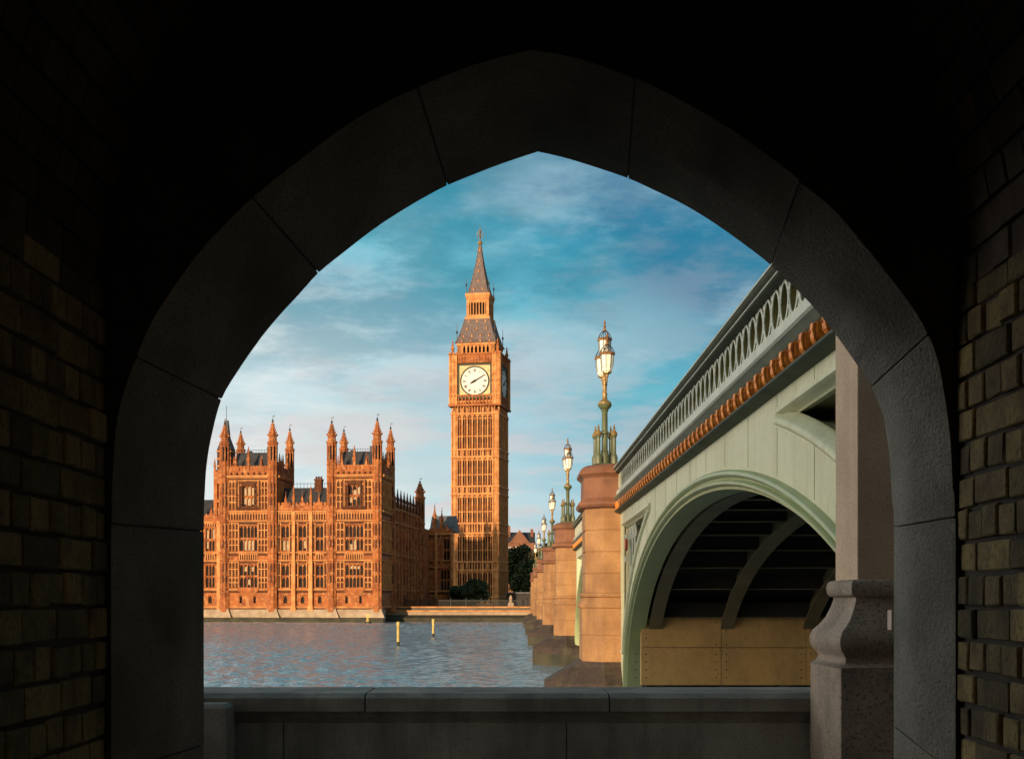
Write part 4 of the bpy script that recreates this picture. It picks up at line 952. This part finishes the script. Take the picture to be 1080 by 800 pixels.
for k in range(4):
    tf = rot(k); fr = MB(tf); yF = -CW+.3
    h = 4.25
    fr.box(-h, h, yF, yF+.2, zc-h, zc+h); o = fr.build('clock_face', GILT, ct)
    b_ = MB(tf)
    for s in (-1, 1): b_.box(s*h-.2, s*h+.2, yF-.2, yF+.1, zc-h-.2, zc+h+.2); b_.box(-h, h, yF-.2, yF+.1, zc+s*h-.2, zc+s*h+.2)
    b_.lathe([(0,0)]*2) if False else None
    N = 48; ring = []
    for j in range(N+1):
        a = 2*pi*j/N; ring.append([(r*cos(a), y, zc+r*sin(a)) for r, y in ((3.5,yF-.02),(3.5,yF-.18),(3.85,yF-.18),(3.85,yF-.02))])
    b_.loft(ring, cap=False); b_.build('dial_frame', DKGREEN, o)
    D = MB(tf); D.loft([[(3.55*cos(2*pi*j/N), yF-.05, zc+3.55*sin(2*pi*j/N)) for j in range(N)], [(3.55*cos(2*pi*j/N), yF-.09, zc+3.55*sin(2*pi*j/N)) for j in range(N)]]); D.build('dial', DIAL, o)
    n_ = MB(tf)
    # Roman hours as groups of strokes, set radially
    rom = ['XII','I','II','III','IV','V','VI','VII','VIII','IX','X','XI']
    for hh, txt in enumerate(rom):
        a = pi/2-hh*pi/6; er = Vector((cos(a),0,sin(a))); et = Vector((sin(a),0,-cos(a)))
        strokes = []; wd = .0
        for ch in txt:
            if ch == 'I': strokes += [(wd+.05,wd+.05)]; wd += .15
            elif ch == 'V': strokes += [(wd+.02,wd+.15),(wd+.28,wd+.15)]; wd += .34
            else: strokes += [(wd,wd+.28),(wd+.28,wd)]; wd += .34
        for t0, t1 in strokes:
            p = er*3.05+et*(t0-wd/2); q_ = er*2.4+et*(t1-wd/2); w = .06
            n_.face(*[(v.x, yF-.10, zc+v.z) for v in (p+et*w, p-et*w, q_-et*w, q_+et*w)])
    for rr in (3.15, 2.3):
        rg = []
        for j in range(N+1): a = 2*pi*j/N; rg.append([(r*cos(a), yF-.098, zc+r*sin(a)) for r in (rr-.02, rr+.02)])
        n_.loft(rg, cap=False, closed=False)
    n_.build('numerals', BLACK, o)
    hd = MB(tf)
    def hand(ang, L, tail, w):
        a = pi/2-radians(ang); er = Vector((cos(a),0,sin(a))); et = Vector((sin(a),0,-cos(a)))
        pts = [er*L, er*L*.6+et*w*.7, et*w, -er*tail+et*w*.8, -er*tail-et*w*.8, -et*w, er*L*.6-et*w*.7]
        hd.loft([[(v.x, y, zc+v.z) for v in pts] for y in (yF-.26, yF-.18)])
    hand(61, 3.35, .5, .16); hand(242, 1.55, .3, .26); hd.build('hands', BLACK, o)
# belfry
z0, z1 = ZT(377), ZT(361.5); BW = 4.95
mb = MB(); dk = MB(); dk.box(-BW+.9, BW-.9, -BW+.9, BW-.9, z0-1, z1)
for k in range(4):
    mb.tf = rot(k)
    for s in (-1, 1): mb.box(s*4.3-.65, s*4.3+.65, -BW, -BW+1.0, z0-1, z1)
    for i in range(8):
        x = -3.6+i*7.2/7; mb.box(x-.2, x+.2, -BW+.1, -BW+.7, z0-1, z1-.4)
        if i < 7: xx = x+7.2/14; mb.prism_y([(x+.2,z1-.4),(xx,z1-.4),(x+.2,z1-1.1)], -BW+.12, -BW+.6); mb.prism_y([(x+7.2/7-.2,z1-.4),(xx,z1-.4),(x+7.2/7-.2,z1-1.1)], -BW+.12, -BW+.6)
    mb.box(-BW-.15, BW+.15, -BW-.2, -BW+.9, z1-.4, z1+.1); mb.box(-BW, BW, -BW-.1, -BW+.8, z0-1, z0-.2)
mb.build('belfry', STONE_L, ct); dk.build('belfry_core', BLACK, ct)
# iron roofs with rows of gilded dormers
def iron_roof(prof, name):
    mb = MB(); mb.loft([[(-h,-h,z),(h,-h,z),(h,h,z),(-h,h,z)] for h, z in prof]); o = mb.build(name, IRONROOF, ct)
    d_ = MB(); r_ = MB()
    for k in range(4):
        d_.tf = rot(k); r_.tf = rot(k)
        for (h0, za_), (h1, zb_) in zip(prof, prof[1:]):
            n = max(1, int(h0/1.15)); 
            for i in range(n):
                x = (i-(n-1)/2)*(2*h0/n)*.9; h = (h0+h1)/2; z = (za_+zb_)/2
                d_.prism_y([(x-.15,z-.3),(x+.15,z-.3),(x+.15,z+.08),(x,z+.4),(x-.15,z+.08)], -h-.22, -h+.3)
        r_.tube([(-h,-h,z) for h, z in prof], .12, 5)
    d_.build('dormers', STONE_L, o); r_.build('hip_ribs', IRONROOF, o)
iron_roof([(5.4,ZT(361)),(4.9,ZT(357.5)),(4.3,ZT(350)),(3.7,ZT(342)),(3.25,ZT(334.5))], 'lower_roof')
z0, z1 = ZT(334.5), ZT(313); LW = 2.95
mb = MB(); dk = MB(); dk.box(-LW+.6, LW-.6, -LW+.6, LW-.6, z0, z1)
for k in range(4):
    mb.tf = rot(k)
    mb.box(-3.3, 3.3, -3.35, -2.0, z0-.3, z0+.35); mb.box(-3.05, 3.05, -3.1, -2.0, z1-.5, z1+.1); mb.box(-3.2, 3.2, -3.25, -2, z1+.1, z1+.9)
    mb.box(-LW, LW, -LW+.05, -LW+.6, z1-1.5, z1-.5); mb.box(-LW, LW, -LW+.05, -LW+.6, z0+.35, z0+.9)
    for s in (-1, 1): mb.box(s*2.6-.36, s*2.6+.36, -LW, -LW+.7, z0, z1)
    for i in range(6): x = -1.9+i*3.8/5; mb.box(x-.12, x+.12, -LW+.1, -LW+.5, z0, z1)
mb.build('lantern_stage', STONE_L, ct); dk.build('lantern_core', BLACK, ct)
iron_roof([(2.65,z1+.9),(2.1,ZT(301)),(1.55,ZT(291)),(1.05,ZT(281)),(.6,ZT(270)),(.28,ZT(259))], 'spire')
mb = MB(); zz = ZT(259)
mb.lathe([(.28,zz-.2),(.62,zz+.4),(.62,zz+.8),(.2,zz+1.1),(.12,zz+1.4),(.1,zz+4.4),(.02,zz+5.0)], 0, 0, 8)
for k in range(4): mb.tf = rot(k); mb.tube([(0,0,zz+3.9),(.55,0,zz+3.4),(.95,0,zz+2.6),(.7,0,zz+2.3)], .09, 5); mb.tube([(0,0,zz+1.8),(.5,0,zz+1.9),(.8,0,zz+2.4)], .08, 5)
mb.build('finial', LGOLD, ct)
for sx_ in (-1, 1):
    for sy_ in (-1, 1):
        pinnacle(sx_*5.9, sy_*5.9, ZT(376), ZT(358), .42, ct, None, STONE); 
        mb = MB(); mb.tube([(sx_*5.0,sy_*5.0,ZT(362)),(sx_*5.0,sy_*5.0,ZT(341))], [.12,.05], 5); mb.lathe([(.05,ZT(352)),(.3,ZT(350)),(.05,ZT(348))], sx_*5.0, sy_*5.0, 6); mb.build('corner_finial', IRON, ct)
        mb = MB(); mb.tube([(sx_*3.0,sy_*3.0,ZT(312)),(sx_*3.0,sy_*3.0,ZT(294))], [.12,.05], 5); mb.lathe([(.05,ZT(303)),(.25,ZT(301)),(.05,ZT(299))], sx_*3.0, sy_*3.0, 6); mb.build('corner_finial', IRON, ct)

# ------------------------------------------------------------------ far bank: wall, railings, plants, buildings
fw = empty('embankment_wall', (0, BANK, 0)); tag(fw, 'stained stone embankment wall between the palace and the bridge', 'river wall')
def slab(name, pr, mt, x0=-26.0, x1=3.0): mb = MB(); mb.loft([[(x0,y,z) for y,z in pr],[(x1,y,z) for y,z in pr]]); return mb.build(name, mt, fw)
slab('wall_foot', [(-6,-7),(-5.5,-3.2),(-2.8,-2.7),(-2.8,-7)], ALGAE)
slab('wall_face', [(-2.8,-7),(-2.7,-2.05),(-2.5,-2.05),(-2.5,-7)], PLINTH)
slab('wall_coping', [(-2.95,-2.05),(-2.95,-1.8),(-1.7,-1.8),(-1.7,-2.05)], STONE_L)
slab('upper_wall', [(-.95,-7),(-.9,-1.35),(-.5,-1.35),(-.5,-7)], PLINTH); slab('upper_coping', [(-1.1,-1.35),(-1.1,-1.1),(-.4,-1.1),(-.4,-1.35)], STONE_L)
slab('ledge', [(-2.5,-2.1),(-.95,-2.0),(-.95,-3),(-2.5,-3)], EARTH)
fn = empty('iron_railing', (0, 262, -1.35)); tag(fn, 'long dark iron railing on the far embankment below the clock tower', 'railing')
mb = MB()
for k in range(130): x = -22+k*.185; mb.box(x-.025, x+.025, -.02, .02, 0, 1.55)
mb.build('bars', IRON, fn)
mb = MB(); mb.box(-22, 2.1, -.03, .03, 1.3, 1.38); mb.box(-22, 2.1, -.03, .03, .15, .23); mb.build('rails', IRON, fn)
for k in range(9): mb = MB(); x = -22+k*3; mb.lathe([(.12,0),(.12,1.6),(.18,1.65),(.02,1.95)], x, 0, 6); mb.build('post', IRON, fn)
def crown(mb, cx, cy, z0, z1, rx, ry, n, leaf, clumps, rnd):
    cl = []
    for _ in range(clumps):
        a = rnd.uniform(0, 2*pi); h = rnd.random(); rr = sqrt(rnd.random())*(1-.35*h)
        cl.append((cx+rx*rr*cos(a)*.8, cy+ry*rr*sin(a)*.8, z0+(z1-z0)*(.12+.76*h), rnd.uniform(.22,.42)))
    for _ in range(n):
        c = rnd.choice(cl); v = Vector((rnd.gauss(0,1), rnd.gauss(0,1), rnd.gauss(0,1))).normalized()*c[3]*(.55+.5*rnd.random())
        p = Vector((c[0]+v.x*rx, c[1]+v.y*ry, c[2]+v.z*(z1-z0)*.55))
        if p.z < z0*.98 - 0.2: p.z = z0+rnd.random()*.5
        a = Vector((rnd.gauss(0,1), rnd.gauss(0,1), rnd.gauss(0,1))).normalized(); b_ = a.orthogonal().normalized(); s = leaf*rnd.uniform(.6,1.3)
        mb.face(p-a*s, p+b_*s*.6, p+a*s, p-b_*s*.6)
def tree(name, x, y, z0, h, r, n, mt, label, group=None, bush=False, seed=0):
    rnd = random.Random(seed+11); t_ = empty(name, (x, y, z0)); tag(t_, label, 'shrub' if bush else 'tree', group)
    mb = MB(); crown(mb, 0, 0, .1 if bush else h*.22, h, r, r, n, .34 if bush else .5, 16 if bush else 34, rnd); mb.build('crown', mt, t_)
    mb = MB(); mb.tube([(0,0,-.3),(.1,0,h*.3),(0,.1,h*.6)], [.05*h*.5,.03*h*.5,.012*h*.5], 7)
    for k in range(6):
        a = rnd.uniform(0, 2*pi); mb.tube([(.05,0,h*.25),(r*.35*cos(a),r*.35*sin(a),h*.45),(r*.65*cos(a),r*.65*sin(a),h*.7)], [.02*h*.5,.012*h*.5,.005*h*.5], 5)
    mb.build('trunk', BARK, t_)
    return t_
tree('round_bush', -10.1, 286, -1.4, 6.0, 6.0, 7000, LEAF, 'large rounded dark green bush in front of the clock tower base', bush=True, seed=1)
tree('broad_tree', 0.6, 372, -1.3, 17.8, 6.2, 6500, LEAF, 'dark green tree immediately right of the clock tower', 'trees beyond the bridge end', seed=2)
tree('broad_tree', 5.6, 360, -1.3, 15.5, 5.8, 6000, LEAF2, 'brownish green tree partly hidden by the far bridge lamps', 'trees beyond the bridge end', seed=3)
tree('broad_tree', 2.6, 335, -1.3, 11.0, 4.0, 4200, LEAF, 'shorter dark tree standing before the two taller trees', 'trees beyond the bridge end', seed=4)
tree('broad_tree', 9.5, 380, -1.3, 18.0, 6.0, 4200, LEAF2, 'tree at the right end of the row, above the far bridge piers', 'trees beyond the bridge end', seed=5)
# red brick building behind the trees
fb = empty('brick_building', (2.0, 460, -1)); tag(fb, 'orange red brick building rising behind the trees right of the clock tower', 'building')
mb = MB(); mb.box(-6, 4.2, 0, 14, 0, 21); mb.prism_y([(-4.5,21),(2.5,21),(-1,25.5)], -.2, 10); mb.build('wall', BRICKF, fb)
mb = MB(); mb.prism_x([(0,21),(7,25),(14,21)], -6.2, 4.4); rf = mb.build('roof', SLATE, fb)
mb = MB(); mb.box(-5.4,-4.2,4,6,20,27); mb.box(2.8,3.8,4,6,20,26); mb.build('chimney', BRICKF, rf)
for zz in (12, 15.5, 18.8):
    for x in (-4.4,-2.2,0,2.2):
        mb = MB(); mb.box(x-.5, x+.5, -.08, -.02, zz-.9, zz+.9); mb.box(x-.65, x+.65, -.14, -.02, zz-1.1, zz-.9); mb.build('window', PALEF, fb)
fb = empty('office_building', (11, 640, -1)); tag(fb, 'distant pale flat building with dark top storey on the skyline', 'building')
mb = MB(); mb.box(-9, 18, 0, 14, 0, 22.5); mb.build('wall', PALEF, fb)
mb = MB(); mb.box(-8, 17, 1, 13, 22.5, 25.5); rf = mb.build('roof', SLATE, fb)
mb = MB()
for k in range(6): mb.box(-6+k*4, -4.8+k*4, 3, 5, 25.5, 27)
mb.build('chimney', PALEF, rf)
for k in range(12):
    mb = MB(); x = -8+k*2.2; mb.box(x, x+1.4, -.1, -.02, 18.6, 20.8); mb.build('window', GLASSD, fb)
pd = empty('stone_pedestal', (-1.15, 256, -1.35)); tag(pd, 'pale stone pedestal at the foot of the far river stairs', 'pedestal')
mb = MB(); mb.box(-.8,.8,-.8,.8,-1.2,.3); mb.box(-.55,.55,-.55,.55,.3,.9); mb.build('block', PLINTH, pd, bevel=.05)
mb = MB(); mb.lathe([(.45,.9),(.35,1.1),(.28,1.4),(.36,1.8),(.25,2.1),(.1,2.4)], 0, 0, 8); mb.build('urn', PLINTH, pd)
lw = empty('low_building', (1.0, 300, -1.35)); tag(lw, 'low dark kiosk under the trees at the far bridge end', 'kiosk')
mb = MB(); mb.box(-3.4,3.2,0,3,0,3.0); mb.build('wall', UNDER, lw); mb = MB(); mb.box(-3.7,3.5,-.3,3.3,3.0,3.25); mb.build('roof', SLATE2, lw)

# ------------------------------------------------------------------ posts and buoy in the river
def post(px, yb, yt, label):
    Y = -WZ*F/(yb-CY); o = empty('mooring_post', ((px-CX)*Y/F, Y, WZ)); h = (yb-yt)*Y/F
    mb = MB(); mb.lathe([(.13,-2),(.13,h*.80),(.17,h*.82),(.17,h*.97),(.08,h)], 0, 0, 10); mb.build('pile', YELLOW, o, smooth=40)
    mb = MB(); mb.lathe([(.145,-2),(.145,.35)], 0, 0, 10); mb.build('wet_foot', ALGAE, o); tag(o, label, 'mooring post', 'yellow posts standing in the river')
post(420, 680.5, 655, 'nearer yellow post in the river, standing left of the farther one'); post(457, 671, 652, 'farther yellow post in the river, right of the nearer one')
bo = empty('buoy', ((388-CX)*228/F, 228, WZ)); tag(bo, 'small yellow buoy floating below the palace corner', 'buoy')
mb = MB(); mb.lathe([(.3,-.3),(.6,0),(.6,.25),(.35,.35)], 0, 0, 10); mb.build('float', IRON, bo)
mb = MB(); mb.lathe([(.34,.35),(.22,.9),(.18,1.1)], 0, 0, 8); mb.box(-.3,.3,-.05,.05,1.05,1.6); mb.build('topmark', YELLOW, bo)
